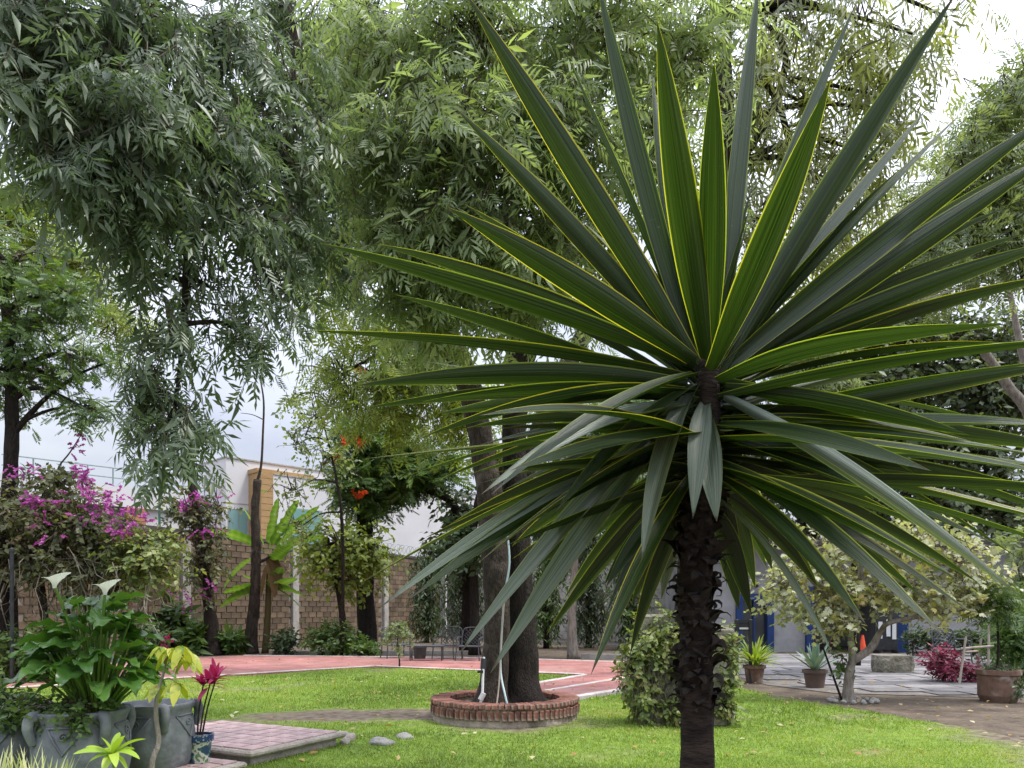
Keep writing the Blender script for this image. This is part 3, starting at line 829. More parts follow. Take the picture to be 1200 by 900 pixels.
def strip(name, a, b, w, z0, z1, parent, mat, pieces=1, gap=.012):
    a, b = np.array((*a, 0.)), np.array((*b, 0.))
    d = (b - a) / pieces
    L = np.linalg.norm(d)
    for k in range(pieces):
        m = MB().box((0, 0, 0), (L - gap, w, z1 - z0), 0, bev=.008)
        c = a + d * (k + .5); c[2] = (z0 + z1) / 2
        q = part(name, m, mat, parent)
        q.location = tuple(c); q.rotation_euler = (0, 0, math.atan2(d[1], d[0]))
def off_line(a, b, k):
    a, b = np.array(a), np.array(b); d = nrm(b - a); nrmv = np.array((-d[1], d[0])) * k
    return tuple(a + nrmv), tuple(b + nrmv)
for (a_, b_, k, w, pc) in (((-9.4, 12.6), P1, .08, .14, 9), (P1, P2, .08, .13, 6), (P2, (-.35, 13.05), .08, .14, 4), ((.30, 11.05), (1.88, 13.0), .07, .15, 3),
                        ((1.88, 13.0), (4.6, 16.1), .07, .15, 5), ((2.3, 15.5), (.55, 12.9), .02, .10, 4), ((-8.0, 23.0), (-1, 21.9), .06, .13, 6), ((-1, 21.9), (2.9, 20.0), .06, .13, 4)):
    p, q = off_line(a_, b_, k if a_ != (-8.0, 23.0) else -k)
    strip('kerb_stone', p, q, w, -.02, .062, path, MAT['kerb'], pc)
# low bed kerb behind the path
bk = struct('bed_kerb', MB().bar((2.0, 22.2, .06), (6.2, 21.2, .06), .14, .16).bar((-7.6, 24.4, .04), (-1.2, 24.6, .04), .16, .12), MAT['concrete'])

# stone plaza on the right: irregular flagstones
PLAZA = [(4.75, 14.3), (5.4, 12.9), (7.2, 12.35), (14.5, 11.8), (16, 24.5), (4.0, 24.5), (4.0, 19.6), (4.75, 19.4)]
pm = MB(); flat_poly(pm, PLAZA, .010)
plaza = struct('plaza', pm, MAT['grout'])
pieces = []
y = 12.0
row = 0
while y < 24.4:
    hgt = rnd.uniform(.42, .62) * (1 + (y - 12) * .045)
    x = 3.4 + rnd.uniform(0, .6)
    while x < 15.5:
        wd = rnd.uniform(.5, 1.15) * (1 + (y - 12) * .05)
        if all(poly_inside(np.array([x, x + wd, x + wd, x]), np.array([y, y, y + hgt, y + hgt]), PLAZA)):
            pieces.append((x, y, wd, hgt))
        x += wd
    y += hgt
for x, y, wd, hgt in pieces[:300]:
    j = lambda: rnd.uniform(-.04, .04)
    g_ = .022
    pl = [(x + g_ + j() * .5, y + g_ + j() * .6), (x + wd - g_ + j() * .5, y + g_ + j() * .6), (x + wd - g_ + j() * .5, y + hgt - g_ + j() * .6), (x + g_ + j() * .5, y + hgt - g_ + j() * .6)]
    m = MB(); prism(m, pl, .0, .028 + rnd.uniform(0, .010))
    part('flagstone', m, MAT['flag'], plaza)

# ================================================================== boundary wall of blocks
WA, WB = np.array((-16.5, 13.6, 0)), np.array((-3.55, 41.0, 0))      # left boundary, running back
WH = 3.95
wd_ = nrm(WB - WA); WL = np.linalg.norm(WB - WA)
wn_ = np.array((wd_[1], -wd_[0], 0))                                  # faces the garden
WANG = math.atan2(wd_[1], wd_[0])
wall = thing('block_wall', 'long brown block wall with concrete posts and dark coping behind the banana plant', 'wall', WA)
m = MB().box((WA + WB) / 2 + np.array((0, 0, WH / 2)) - wn_ * .09, (WL, .18, WH), WANG)
part('mortar_core', m, MAT['wall_mortar'], wall)
m = MB().box((WA + WB) / 2 + np.array((0, 0, WH + .06)) - wn_ * .08, (WL, .30, .12), WANG)
part('coping', m, MAT['roof'], wall)
bh, bl = .218, .46
blk = [MB().box((0, 0, 0), (bl - .022 - k * .012, .05, bh - .020), 0, bev=.008).mesh('block') for k in range(3)]
for b_ in blk: b_.materials.append(MAT['block'])
cand = []
posts = []
posts = [(q - 13.6) / .904 for q in (15.0, 20.2, 25.5, 30.3, 35.9, 40.6)]
for r_ in range(18):
    s = (r_ % 2) * bl / 2
    while s < WL:
        p = WA + wd_ * s
        if min(abs(s - q) for q in posts) > .30:
            px = 600 + p[0] / p[1] * 900
            cand.append((0 if 185 < px < 540 else 1, p[1], s, r_))
        s += bl
cand.sort()
rest = MB()
for k, (vis, _, s, r_) in enumerate(cand):
    c = WA + wd_ * s + wn_ * (.012 + rnd.uniform(-.004, .006)) + np.array((0, 0, r_ * bh + bh / 2 + .01))
    if k < 300:
        place('block', blk[rnd.randrange(3)], wall, c, (0, 0, WANG))
    else:
        rest.box(c, (bl - .024, .05, bh - .02), WANG, rnd.random())
o = part('block', rest, MAT['block'], wall); o['kind'] = 'stuff'
for s in posts:
    m = MB().box(WA + wd_ * s + wn_ * .02 + np.array((0, 0, WH / 2)), (.34, .20, WH - .004), WANG, bev=.015)
    part('post', m, MAT['concrete'], wall)

# razor wire coil along the far end of the coping
a0 = WA + wd_ * (WL * .72) + np.array((0, 0, WH + .34)); a1 = WB + np.array((0, 0, WH + .34))
t = np.linspace(0, 1, 520); turns = 24
cp = a0 + np.outer(t, a1 - a0) + np.outer(np.cos(t * turns * 6.283) * .26, wn_) + np.outer(np.sin(t * turns * 6.283) * .26, (0, 0, 1))
lone('razor_wire', MB().tube(cp, .012, 3, cap=False), MAT['rail'], 'coil of thin grey razor wire along the top of the block wall', 'wire', a0 - np.array((0, 0, .34)))

# back wall from the corner to the building
BA, BB = np.array((-3.4, 41.2, 0)), np.array((6.6, 27.4, 0))
bd = nrm(BB - BA); bang = math.atan2(bd[1], bd[0])
bw = thing('painted_wall', 'pale grey painted block wall behind the dark vine hedge', 'wall', BA)
part('wall_face', MB().box((BA + BB) / 2 + np.array((0, 0, 2.2)), (np.linalg.norm(BB - BA), .2, 4.4), bang), MAT['concrete'], bw)
bn = np.array((bd[1], -bd[0], 0))
for k in range(12):
    part('course', MB().box((BA + BB) / 2 + bn * .105 + np.array((0, 0, .3 + k * .34)), (np.linalg.norm(BB - BA) - .1, .03, .315), bang, bev=.008), MAT['concrete'], bw)

# ================================================================== white house beyond the wall
hc = np.array((-14.9, 40.0, 0)); hd = nrm(np.array((.70, .72, 0))); hl = np.array((-hd[1], hd[0], 0)); hn = -hl
HA = math.atan2(hd[1], hd[0])
house = thing('white_house', 'white modern flat roofed house with wood panel beyond the block wall', 'house', hc)
def hb(s0, s1, d0, d1, z0, z1):
    """a box of the house: along the front, behind the front, height"""
    c = hc + hd * (s0 + s1) / 2 + hl * (d0 + d1) / 2; c[2] = (z0 + z1) / 2
    return c, (abs(s1 - s0), abs(d1 - d0), abs(z1 - z0))
def hpart(name, b, mat, parent=None, bev=0.0):
    m = MB().box(b[0], b[1], HA, bev=bev)
    return part(name, m, mat, parent or house)
hpart('upper_wall', hb(0, 19, 0, 9, 0, 9.35), MAT['house_white'])
hpart('parapet_cap', hb(-.06, 19.06, -.06, 9.06, 9.352, 9.42), MAT['concrete'])
hpart('projecting_wall', hb(1.95, 15.6, -1.3, -.003, 0, 8.55), MAT['house_white'])
hpart('parapet_cap', hb(1.99, 15.66, -1.34, -.005, 8.552, 8.60), MAT['concrete'])
wp = hpart('wood_panel', hb(1.25, 1.947, -1.32, -.003, 3.9, 8.75), MAT['house_panel'])
for k in range(14):
    hpart('plank', hb(1.26, 1.94, -1.36, -1.322, 3.95 + k * .335, 3.95 + k * .335 + .315), MAT['house_panel'], wp)
hpart('wood_fascia', hb(1.2, 4.6, -1.0, -.006, 8.62, 8.85), MAT['house_panel'])
for (s0, s1, d, z0, z1) in ((.12, 1.18, -.02, 4.0, 6.7), (2.9, 4.9, -1.33, 4.6, 6.9)):
    w_ = hpart('window', hb(s0, s1, d - .03, d + .05, z0, z1), MAT['rail'])
    hpart('pane', hb(s0 + .07, (s0 + s1) / 2 - .03, d - .045, d - .032, z0 + .07, z1 - .07), MAT['glass_green'], w_)
    hpart('pane', hb((s0 + s1) / 2 + .03, s1 - .07, d - .045, d - .032, z0 + .07, z1 - .07), MAT['glass_green'], w_)
hpart('groove', hb(-.02, 2.4, -.012, -.002, 6.98, 7.03), MAT['concrete'])
# lower wing to the left, with roof terrace rail
hpart('wing_wall', hb(-9.5, -.003, 2.2, 10, 0, 6.9), MAT['house_white'])
hpart('wing_parapet', hb(-9.6, -.01, 2.0, 2.19, 6.55, 7.55), MAT['house_white'])
hpart('recess', hb(-8.6, -3.3, 2.12, 2.195, 4.6, 6.5), MAT['roof'])
hpart('brown_pier', hb(-4.2, -3.3, 1.9, 2.11, 4.0, 6.54), MAT['house_brown'])
rail = MB()
for k in range(9):
    p = hc + hd * (-9.4 + k * 1.15) + hl * 2.1
    rail.bar(p + np.array((0, 0, 7.55)), p + np.array((0, 0, 8.45)), .05, .05)
for z in (7.95, 8.43):
    rail.bar(hc + hd * -9.5 + hl * 2.1 + np.array((0, 0, z)), hc + hd * -.02 + hl * 2.1 + np.array((0, 0, z)), .05, .05)
part('terrace_rail', rail, MAT['rail'], house)
# green pole with an arm behind the wall
pb = at(187, 640, 33) * np.array((1, 1, 0))
pole = thing('green_pole', 'thin green metal pole with sloping arm beside the white house', 'pole', pb)
tp = at(187, 561, 33)
part('shaft', MB().tube([pb, tp], .055, 8), MAT['greenmetal'], pole)
part('arm', MB().tube([tp, at(163, 549, 33.4)], .03, 6), MAT['greenmetal'], pole)

# ================================================================== grey building with blue door frames (right)
bb = np.array((6.2, 25.6, 0))
bld = thing('grey_building', 'grey rendered building with blue door frames behind the fig tree', 'building', bb)
def bx_(name, x0, x1, y0, y1, z0, z1, mat, parent=None, bev=0.0):
    m = MB().box(((x0 + x1) / 2, (y0 + y1) / 2, (z0 + z1) / 2), (x1 - x0, y1 - y0, z1 - z0), 0, bev=bev)
    return part(name, m, mat, parent or bld)
X = lambda x, Y=25.6: (x - 600) * Y / 900
xs0 = X(800); xd0, xd1 = X(862), X(906); xo0, xo1 = X(944), X(1052)
bx_('wall', xs0, xd0, 25.6, 26.0, 0, 3.5, MAT["render_grey"])
bx_('wall', xd1, xo0, 25.6, 26.0, 0, 3.5, MAT["render_grey"])
bx_('wall', xd0 + .003, xd1 - .003, 25.63, 26.0, 1.95, 3.49, MAT["render_grey"])
bx_('wall', xo0 + .003, xo1 - .003, 25.63, 26.0, 2.2, 3.49, MAT["render_grey"])
bx_('wall', xo1, X(1330), 25.6, 26.0, 0, 3.5, MAT["render_grey"])
bx_('string_course', xs0 - .02, X(1330), 25.54, 25.597, 2.55, 2.62, MAT['concrete'])
bx_('roof', xs0 - .3, X(1335), 24.9, 34.0, 3.502, 3.72, MAT['roof'])
bx_('side_wall', xs0, xs0 + .3, 26.003, 33.5, 0, 3.5, MAT["render_grey"])
for nm, x0, x1 in (('door_frame', xd0, xd1), ):
    f_ = bx_(nm, x0, x0 + .22, 25.5, 25.72, 0, 1.95, MAT['blue'])
    bx_('jamb', x1 - .22, x1, 25.5, 25.72, 0, 1.95, MAT['blue'], f_)
    bx_('lintel', x0 + .222, x1 - .222, 25.5, 25.72, 1.73, 1.95, MAT['blue'], f_)
    bx_('pane', x0 + .222, x1 - .222, 25.70, 25.74, .02, 1.728, MAT['glass_dark'], f_)
    bx_('mullion', (x0 + x1) / 2 - .03, (x0 + x1) / 2 + .03, 25.6, 25.698, .02, 1.728, MAT['blue'], f_)
bx_('blue_pillar', xo0 - .02, xo0 + .2, 25.45, 25.8, 0, 2.2, MAT['blue'])
bx_('blue_pillar', xo1 - .12, xo1 + .28, 25.45, 25.8, 0, 2.2, MAT['blue'])
bx_('dark_door', X(1036), xo1 - .125, 25.55, 25.62, 0, 2.19, MAT['dark_metal'])
# wall lamp and passage walls
lm_ = part('wall_lamp', MB().lathe([(.03, 0), (.08, .03), (.09, .16), (.05, .2)], (X(885), 25.50, 2.15), 10).box((X(885), 25.57, 2.27), (.05, .09, .06)), MAT['dark_metal'], bld)
bx_('passage_wall', xo0 - .3, xo0 - .05, 26.01, 34, 0, 3.49, MAT["render_grey"])
bx_('passage_wall', xo1 + .05, xo1 + .3, 26.01, 34, 0, 3.49, MAT["render_grey"])
cw = bx_('courtyard_wall', X(900), X(1150), 41.0, 41.2, 0, 3.4, MAT['house_white'])
# notice boards in the passage
nb_ = thing('notice_board', 'dark notice board with white sheets standing in the passage', 'board', (X(1028), 25.0, 0))
part('panel', MB().box((X(1028), 25.0, .75), (.75, .05, 1.3), bev=.01), MAT['dark_metal'], nb_)
for k in (-.2, .06, .25):
    part('sheet', MB().box((X(1028) + k, 24.962, .85 - abs(k) * .5), (.13, .012, .55)), MAT['white_plastic'], nb_)
for k in (-.3, .3):
    part('foot', MB().box((X(1028) + k, 25.0, .05), (.06, .4, .1)), MAT['dark_metal'], nb_)

# tiled step slabs on the lawn beside the pots
sA, sB = np.array((-1.68, 7.80, 0)), np.array((-2.26, 6.66, 0))
sd_ = nrm(sB - sA); sl = np.array((sd_[1], -sd_[0], 0))           # sl points away to the left
SA = math.atan2(sl[1], sl[0])
def slab(name, label, origin, wu, wv, z0, z1, tiles, overhang=.0):
    t_ = thing(name, label, 'paving', origin)
    O = np.array(origin, float)
    c = O + sl * wu / 2 + sd_ * wv / 2
    part('base', MB().box(c + np.array((0, 0, (z0 + z1 - .055) / 2)), (wu - .14, wv - .14, z1 - .055 - z0), SA, bev=.02), MAT['slab'], t_)
    part('slab_edge', MB().box(c + np.array((0, 0, z1 - .03)), (wu, wv, .055), SA, bev=.018), MAT['slab'], t_)
    nu, nv = tiles
    mg_ = .05
    du, dv = (wu - 2 * mg_) / nu, (wv - 2 * mg_) / nv
    tm = MB().box((0, 0, 0), (du - .022, dv - .022, .014), 0, bev=.003).mesh('tile'); tm.materials.append(MAT['tile'])
    for i in range(nu):
        for k in range(nv):
            p = O + sl * (mg_ + du * (i + .5)) + sd_ * (mg_ + dv * (k + .5)); p[2] = z1 + .001 + rnd.uniform(0, .003)
            place('tile', tm, t_, p, (rnd.uniform(-.006, .006), rnd.uniform(-.006, .006), SA))
    return t_
slab('tiled_platform', 'low pink tiled concrete platform with chipped edge beside the grey pots', sA, 1.75, 1.28, -.03, .17, (9, 6))
slab('tiled_step', 'lower pink tiled step under the small painted flowerpot', sA + sd_ * 1.283 + sl * .04, 1.6, .62, -.03, .085, (8, 3))

# ================================================================== the big twin-trunked ash in its brick ring
RC = np.array((-.09, 9.9, 0)); RO, RI, RHH = .955, .70, .27
ring = thing('brick_planter', 'round red brick planter ring around the twin trunked tree', 'planter', RC)
prof_o = [(RO - .03, -.03), (RO - .025, .03), (RO - .035, .10), (RO - .035, RHH - .02), (RI + .03, RHH - .02), (RI + .03, -.03)]
part('mortar_core', MB().lathe(prof_o, RC, 72, wob=.02), MAT['mortar'], ring)
NBK = 78
bt = MB().box((0, 0, 0), (.245, .060, .062), 0, bev=.008).mesh('brick'); bt.materials.append(MAT['brick_red'])
bs = MB().box((0, 0, 0), (.06, .058, .115), 0, bev=.008).mesh('brick'); bs.materials.append(MAT['brick_red'])
for k in range(NBK):
    a = 2 * math.pi * k / NBK + rnd.uniform(-.006, .006)
    e = np.array((math.cos(a), math.sin(a), 0))
    place('brick', bt, ring, RC + e * ((RO + RI) / 2 + rnd.uniform(-.008, .008)) + np.array((0, 0, RHH - .012 + rnd.uniform(-.004, .005))), (rnd.uniform(-.03, .03), rnd.uniform(-.03, .03), a))
    a += math.pi / NBK
    e = np.array((math.cos(a), math.sin(a), 0))
    place('brick', bs, ring, RC + e * (RO - .032 + rnd.uniform(-.007, .007)) + np.array((0, 0, RHH - .115 + rnd.uniform(-.006, .004))), (rnd.uniform(-.04, .04), rnd.uniform(-.04, .04), a))
part('soil', MB().lathe([(RI + .05, .0), (RI + .04, .15), (.3, .20), (.02, .21)], RC, 24, wob=.05), MAT['soil'], ring)

TB = RC + np.array((0, 0, .15))
ash = thing('ash_tree', 'tall twin trunked ash tree with pale green boughs growing in the brick ring', 'tree', TB)
YT = 9.9
def tp_(lst, Y):
    return [at(x, y, Y + dy) for x, y, w, dy in lst], [w / 2 * (Y + dy) / FOC for x, y, w, dy in lst]
pa, ra = tp_([(574, 834, 44, 0), (578, 800, 34, 0), (581, 760, 30, 0), (583, 715, 30, 0), (581, 660, 32, 0), (573, 580, 31, 0), (561, 500, 28, 0), (548, 445, 28, 0), (524, 395, 30, -.1), (470, 310, 34, -.4), (405, 235, 28, -.6), (372, 150, 22, -.8), (345, 50, 18, -1), (325, -40, 14, -1)], YT)
limb(ash, pa, ra, MAT['bark'], 'trunk', 18, 7, .10, flare=1.0)
pb_, rb_ = tp_([(614, 834, 54, .2), (613, 800, 40, .2), (612, 760, 34, .2), (611, 700, 31, .2), (607, 620, 29, .2), (603, 540, 28, .2), (604, 480, 28, .2), (615, 400, 34, .1), (640, 300, 30, 0), (670, 180, 24, 0), (690, 60, 18, 0), (700, -60, 12, 0)], YT)
limb(ash, pb_, rb_, MAT['bark_dark'], 'trunk', 18, 7, .14, flare=1.2)
for lst, mt in (([(612, 560, 26, .5), (635, 500, 24, .6), (655, 450, 22, .8), (690, 380, 20, 1.0), (740, 280, 15, 1.2)], 'bark'),
            ([(528, 400, 26, 0), (495, 398, 24, -.2), (500, 340, 18, -.6), (540, 240, 14, -1.4), (560, 120, 10, -1.8)], 'bark_dark'),
            ([(405, 235, 22, -.6), (424, 150, 17, -.7), (424, 67, 14, -.8), (408, -20, 11, -.9)], 'bark_dark'),
            ([(372, 150, 12, -.8), (330, 92, 9, -.8), (290, 50, 7, -.9), (250, 20, 5, -1)], 'bark_dark')):
    p, r = tp_(lst, YT)
    limb(ash, p, r, MAT[mt], 'branch', 8, 6, .1)
mid_blobs = [blob(455, 70, 7.6, 85, 70, .7, 95), blob(560, 40, 7.2, 95, 75, .7, 110), blob(690, 40, 7.4, 105, 80, .7, 120), blob(800, 60, 8.0, 90, 85, .8, 90),
             blob(445, 190, 7.2, 60, 70, .6, 90), blob(540, 160, 6.8, 90, 80, .6, 120), blob(650, 160, 7.0, 95, 85, .6, 120), blob(760, 190, 7.8, 80, 90, .7, 90),
             blob(470, 290, 7.0, 68, 55, .5, 90), blob(560, 270, 7.0, 85, 70, .6, 110), blob(660, 290, 7.6, 85, 75, .6, 95), blob(505, 360, 7.2, 55, 32, .45, 55),
             blob(600, 360, 7.8, 60, 40, .5, 45), blob(420, 40, 8.2, 60, 60, .6, 40)]
foliage(ash, mid_blobs, T_ASHES, .225, 8, .55, .5, MAT['ash_light'], 11, twig_r=.005)
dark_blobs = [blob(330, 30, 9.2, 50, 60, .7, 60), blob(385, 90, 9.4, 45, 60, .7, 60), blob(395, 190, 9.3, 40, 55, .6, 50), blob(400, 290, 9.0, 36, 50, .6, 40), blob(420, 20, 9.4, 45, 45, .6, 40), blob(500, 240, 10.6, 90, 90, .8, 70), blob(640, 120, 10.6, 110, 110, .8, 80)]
foliage(ash, dark_blobs, T_ASHES, .24, 7, .6, .55, MAT['ash_dark'], 13, 'inner_crown', twig_r=.006)  # shade inside the crown is put into the darker leaf colour
boughs(ash, np.concatenate([curve(pa, 3)[24:], curve(pb_, 3)[21:]]), mid_blobs, MAT['bark_dark'], .05, .012, seed=5)
# water pipe, tap and hose by the trunk
pipe = thing('water_pipe', 'white plastic water pipe with tap standing in the brick ring', 'pipe', at(562, 832, 9.25) * np.array((1, 1, 0)) + np.array((0, 0, .15)))
part('pipe', MB().tube(curve([at(561, 830, 9.25), at(565, 815, 9.25), at(566, 790, 9.3), at(567, 770, 9.35)], 4), .016, 8), MAT['white_plastic'], pipe)
part('elbow', MB().tube([at(563, 820, 9.25), at(567, 812, 9.25)], .032, 8), MAT['white_plastic'], pipe)
part('tap', MB().tube([at(567, 772, 9.35), at(566, 784, 9.33)], .035, 8).box(at(563, 787, 9.30), (.07, .05, .03)), MAT['dark_metal'], pipe)
hs = lone('garden_hose', MB().tube(curve([at(596, 832, 9.25), at(592, 815, 9.3), at(587, 790, 9.45), at(587, 760, 9.5), at(591, 700, 9.5), at(597, 660, 9.5), at(594, 620, 9.55)], 6), .014, 6),
          MAT['hose'], 'thin pale hose hanging down between the two tree trunks', 'hose', at(596, 832, 9.25) * np.array((1, 1, 0)) + np.array((0, 0, .16)))
hs = lone('electric_cable', MB().tube(curve([at(581, 832, 9.25), at(584, 810, 9.35), at(586, 780, 9.42), at(588, 740, 9.46), at(592, 690, 9.48)], 6), .010, 6),
          MAT['stake'], 'thin brown cable running up the forked trunk beside the hose', 'cable', at(581, 832, 9.25) * np.array((1, 1, 0)) + np.array((0, 0, .16)))

# ================================================================== dark ash overhanging from the left
lb = np.array((-4.9, 5.6, 0))
dash = thing('ash_tree', 'dark green ash tree whose drooping boughs hang over the grey pots', 'tree', lb)
limb(dash, [lb, lb + (0, 0, 1.5), lb + (.1, .1, 3), lb + (.3, .1, 4.5), lb + (.7, .1, 6.2)], [.28, .22, .19, .16, .10], MAT['bark_dark'], 'trunk', 12, 6, .12, flare=1.2)
left_blobs = [blob(40, 30, 5.0, 90, 70, .6, 100), blob(150, 40, 5.4, 90, 75, .6, 105), blob(265, 60, 6.2, 80, 75, .6, 80), blob(50, 130, 5.0, 70, 70, .5, 90), blob(150, 150, 5.0, 80, 75, .5, 110),
              blob(250, 160, 5.8, 75, 70, .5, 100), blob(330, 190, 6.4, 60, 75, .5, 75), blob(110, 225, 5.0, 65, 50, .4, 50), blob(190, 255, 5.6, 60, 60, .5, 40), blob(280, 260, 5.9, 70, 65, .5, 42),
              blob(350, 280, 6.4, 45, 60, .5, 24), blob(320, 340, 6.0, 55, 50, .4, 14), blob(250, 340, 5.8, 60, 55, .4, 12), blob(210, 400, 5.6, 46, 44, .4, 20), blob(175, 460, 5.6, 34, 36, .3, 22),
              blob(215, 505, 5.6, 34, 30, .3, 18), blob(190, 530, 5.6, 36, 10, .2, 7), blob(290, 395, 6.0, 50, 40, .4, 12), blob(165, 330, 5.8, 40, 50, .4, 9), blob(345, 110, 6.6, 50, 60, .5, 34)]
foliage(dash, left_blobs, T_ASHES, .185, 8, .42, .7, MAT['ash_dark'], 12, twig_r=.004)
nodes = [lb + (.1, .1, 3), lb + (.3, .1, 4.5), lb + (.7, .1, 6.2)]
spine = curve([lb + (.3, .1, 4.3), at(60, 60, 5.2), at(160, 110, 5.4), at(260, 190, 5.8), at(290, 290, 5.9)], 5)
limb(dash, spine[::5], [.10, .07, .05, .03, .02], MAT['bark_dark'], 'branch', 8, 6, .1)
spine2 = curve([at(160, 110, 5.4), at(215, 250, 5.6), at(215, 380, 5.6), at(205, 480, 5.6)], 5)
limb(dash, spine2[::5], [.04, .03, .02, .012], MAT['bark_dark'], 'branch', 6, 6, .1)
boughs(dash, np.concatenate([spine, spine2]), left_blobs, MAT['bark_dark'], .022, .008, seed=6)

# ================================================================== the yucca in front
YB = np.array(((817 - 600) * 2.2 / 900, 2.2, 0))
yuc = thing('yucca', 'tall spiky yucca with rough dark trunk standing in front of the lawn', 'yucca', YB)
tpts = [YB + (0, 0, -.02), YB + (0, 0, .3), YB + (0, 0, .65), at(817, 880, 2.2), at(816, 800, 2.2), at(815, 700, 2.2), at(818, 600, 2.2), at(826, 530, 2.2), at(829, 462, 2.2)]
tr_ = limb(yuc, tpts, [.12, .072, .056, .048, .046, .046, .046, .038, .012], MAT['yucca_trunk'], 'trunk', 16, 10, .06, rfreq=14)
limb(yuc, [at(826, 520, 2.2), at(829, 460, 2.2), at(830, 425, 2.2), at(830, 402, 2.2)], [.042, .036, .026, .006], MAT['yucca_trunk'], 'heart', 12, 5, .12, rfreq=14)
# rings of old leaf bases, each a curled dry scale
def scale_mesh(seed):
    r_ = random.Random(seed)
    v, f = [], []
    nseg = 6
    curl = r_.uniform(.1, 1.9); w0 = r_.uniform(.014, .034)
    p = np.array((0., 0., 0.)); ang = R(70)
    L = r_.uniform(.05, .13) / nseg
    for i in range(nseg + 1):
        t = i / nseg
        w = w0 * (1 - t ** 1.7) * (1 + .15 * math.sin(i * 2.3 + seed))
        v += [(p[0], -w, p[2]), (p[0] + w * .25, 0, p[2] + .002), (p[0], w, p[2])]
        p = p + np.array((math.cos(ang), 0, math.sin(ang))) * L
        ang -= curl * (.35 + t) * 1.1
    for i in range(nseg):
        for k in range(2):
            f.append((i * 3 + k, i * 3 + k + 1, i * 3 + k + 4, i * 3 + k + 3))
    m = MB().add(v, f).mesh('leaf_scale', smooth=True)
    m.materials.append(MAT['yucca_scale'])
    return m
scs = [scale_mesh(k) for k in range(13)]
zt, zb_ = at(0, 560, 2.2)[2], at(0, 838, 2.2)[2]
k = 0
nsc = 280
for k in range(nsc):
    z = zb_ + (zt - zb_) * (k + .5) / nsc
    a = k * 2.39996 + rnd.uniform(-.2, .2)
    cx = np.interp(z, [p[2] for p in tpts], [p[0] for p in tpts])
    e = np.array((math.cos(a), math.sin(a), 0))
    o = place('leaf_scale', scs[rnd.randrange(13)], tr_, np.array((cx, 2.2, z)) + e * .040, (rnd.uniform(-.6, .6), rnd.uniform(-.5, .35), a + rnd.uniform(-.5, .5)), (1, 1, 1))
    s_ = rnd.uniform(.55, 1.0); o.scale = (s_, s_, s_)

def leaf_blade(base, tip, width, sag, roll, wav=0.0, chan=.42, rise=None, nseg=16, face=0.0):
    """one sword leaf; uv 'leaf' runs across and along the blade"""
    base, tip = np.asarray(base, float), np.asarray(tip, float)
    L = np.linalg.norm(tip - base)
    hz = (tip - base) * np.array((1, 1, 0)); hz = nrm(hz) if np.linalg.norm(hz) > 1e-3 else np.array((0, -1., 0))
    ctrl = (base + tip) / 2 + np.array((0, 0, sag * L))
    if rise is not None: ctrl = ctrl + np.asarray(rise)
    s = np.linspace(0, 1, nseg + 1)[:, None]
    pts = (1 - s) ** 2 * base + 2 * s * (1 - s) * ctrl + s ** 2 * tip
    tan = nrm(np.gradient(pts, axis=0))
    side0 = np.array((-hz[1], hz[0], 0))
    if face:                                       # blades twisted towards the open side of the garden
        fs = nrm(np.cross(tip - base, (base + tip) / 2 - np.array((0, 0, EYE))))
        fs = fs if np.dot(fs, side0) > 0 else -fs
        side0 = nrm(side0 * (1 - face) + fs * face)
    v, uv, f = [], [], []
    us = (-1, -.55, 0, .55, 1)
    for i in range(nseg + 1):
        t = s[i, 0]
        sd = nrm(side0 - tan[i] * np.dot(side0, tan[i]))
        q = Quaternion(Vector(tan[i]), roll + wav * (t - .3))
        sd = np.array(q @ Vector(sd)); nn = np.cross(sd, tan[i]); nn = nn if nn[2] >= -.2 else -nn
        if t < .42: w = .50 + .50 * (math.sin(t / .42 * math.pi / 2) ** 1.2)
        else: w = max(1 - ((t - .42) / .58) ** 2.1, .0)
        w *= width / 2
        for u in us:
            v.append(pts[i] + sd * u * w + nn * (abs(u) ** 1.3) * w * chan * (1 - .4 * t))
            uv.append((.5 + .5 * u, t))
    k = len(us)
    for i in range(nseg):
        for j in range(k - 1):
            f.append((i * k + j, i * k + j + 1, (i + 1) * k + j + 1, (i + 1) * k + j))
    return np.array(v), f, np.array(uv)

def uv_leaf(name, v, f, uv, mat, parent):
    off = BASE[root_of(parent).name]
    me = bpy.data.meshes.new(name)
    me.from_pydata((v - off).tolist(), [], f)
    lay = me.uv_layers.new(name='leaf')
    idx = np.zeros(len(me.loops), np.int32); me.loops.foreach_get('vertex_index', idx)
    lay.data.foreach_set('uv', uv[idx].astype(np.float32).reshape(-1))
    me.polygons.foreach_set('use_smooth', np.ones(len(me.polygons), bool))
    me.materials.append(mat)
    o = bpy.data.objects.new(name, me); COL.objects.link(o); o.parent = parent
    return o

YAX = [(822, 610), (826, 520), (829, 440), (829, 405)]
def solve_tip(bp, x, y, L, side):
    """the distance at which a leaf of length L from bp ends in the sighted direction"""
    best = None
    for Y in (np.linspace(2.2, 1.25, 60) if side < 0 else np.linspace(2.2, 3.3, 60)):
        d = abs(np.linalg.norm(at(x, y, Y) - bp) - L)
        if best is None or d < best[0]: best = (d, Y)
    return at(x, y, best[1])
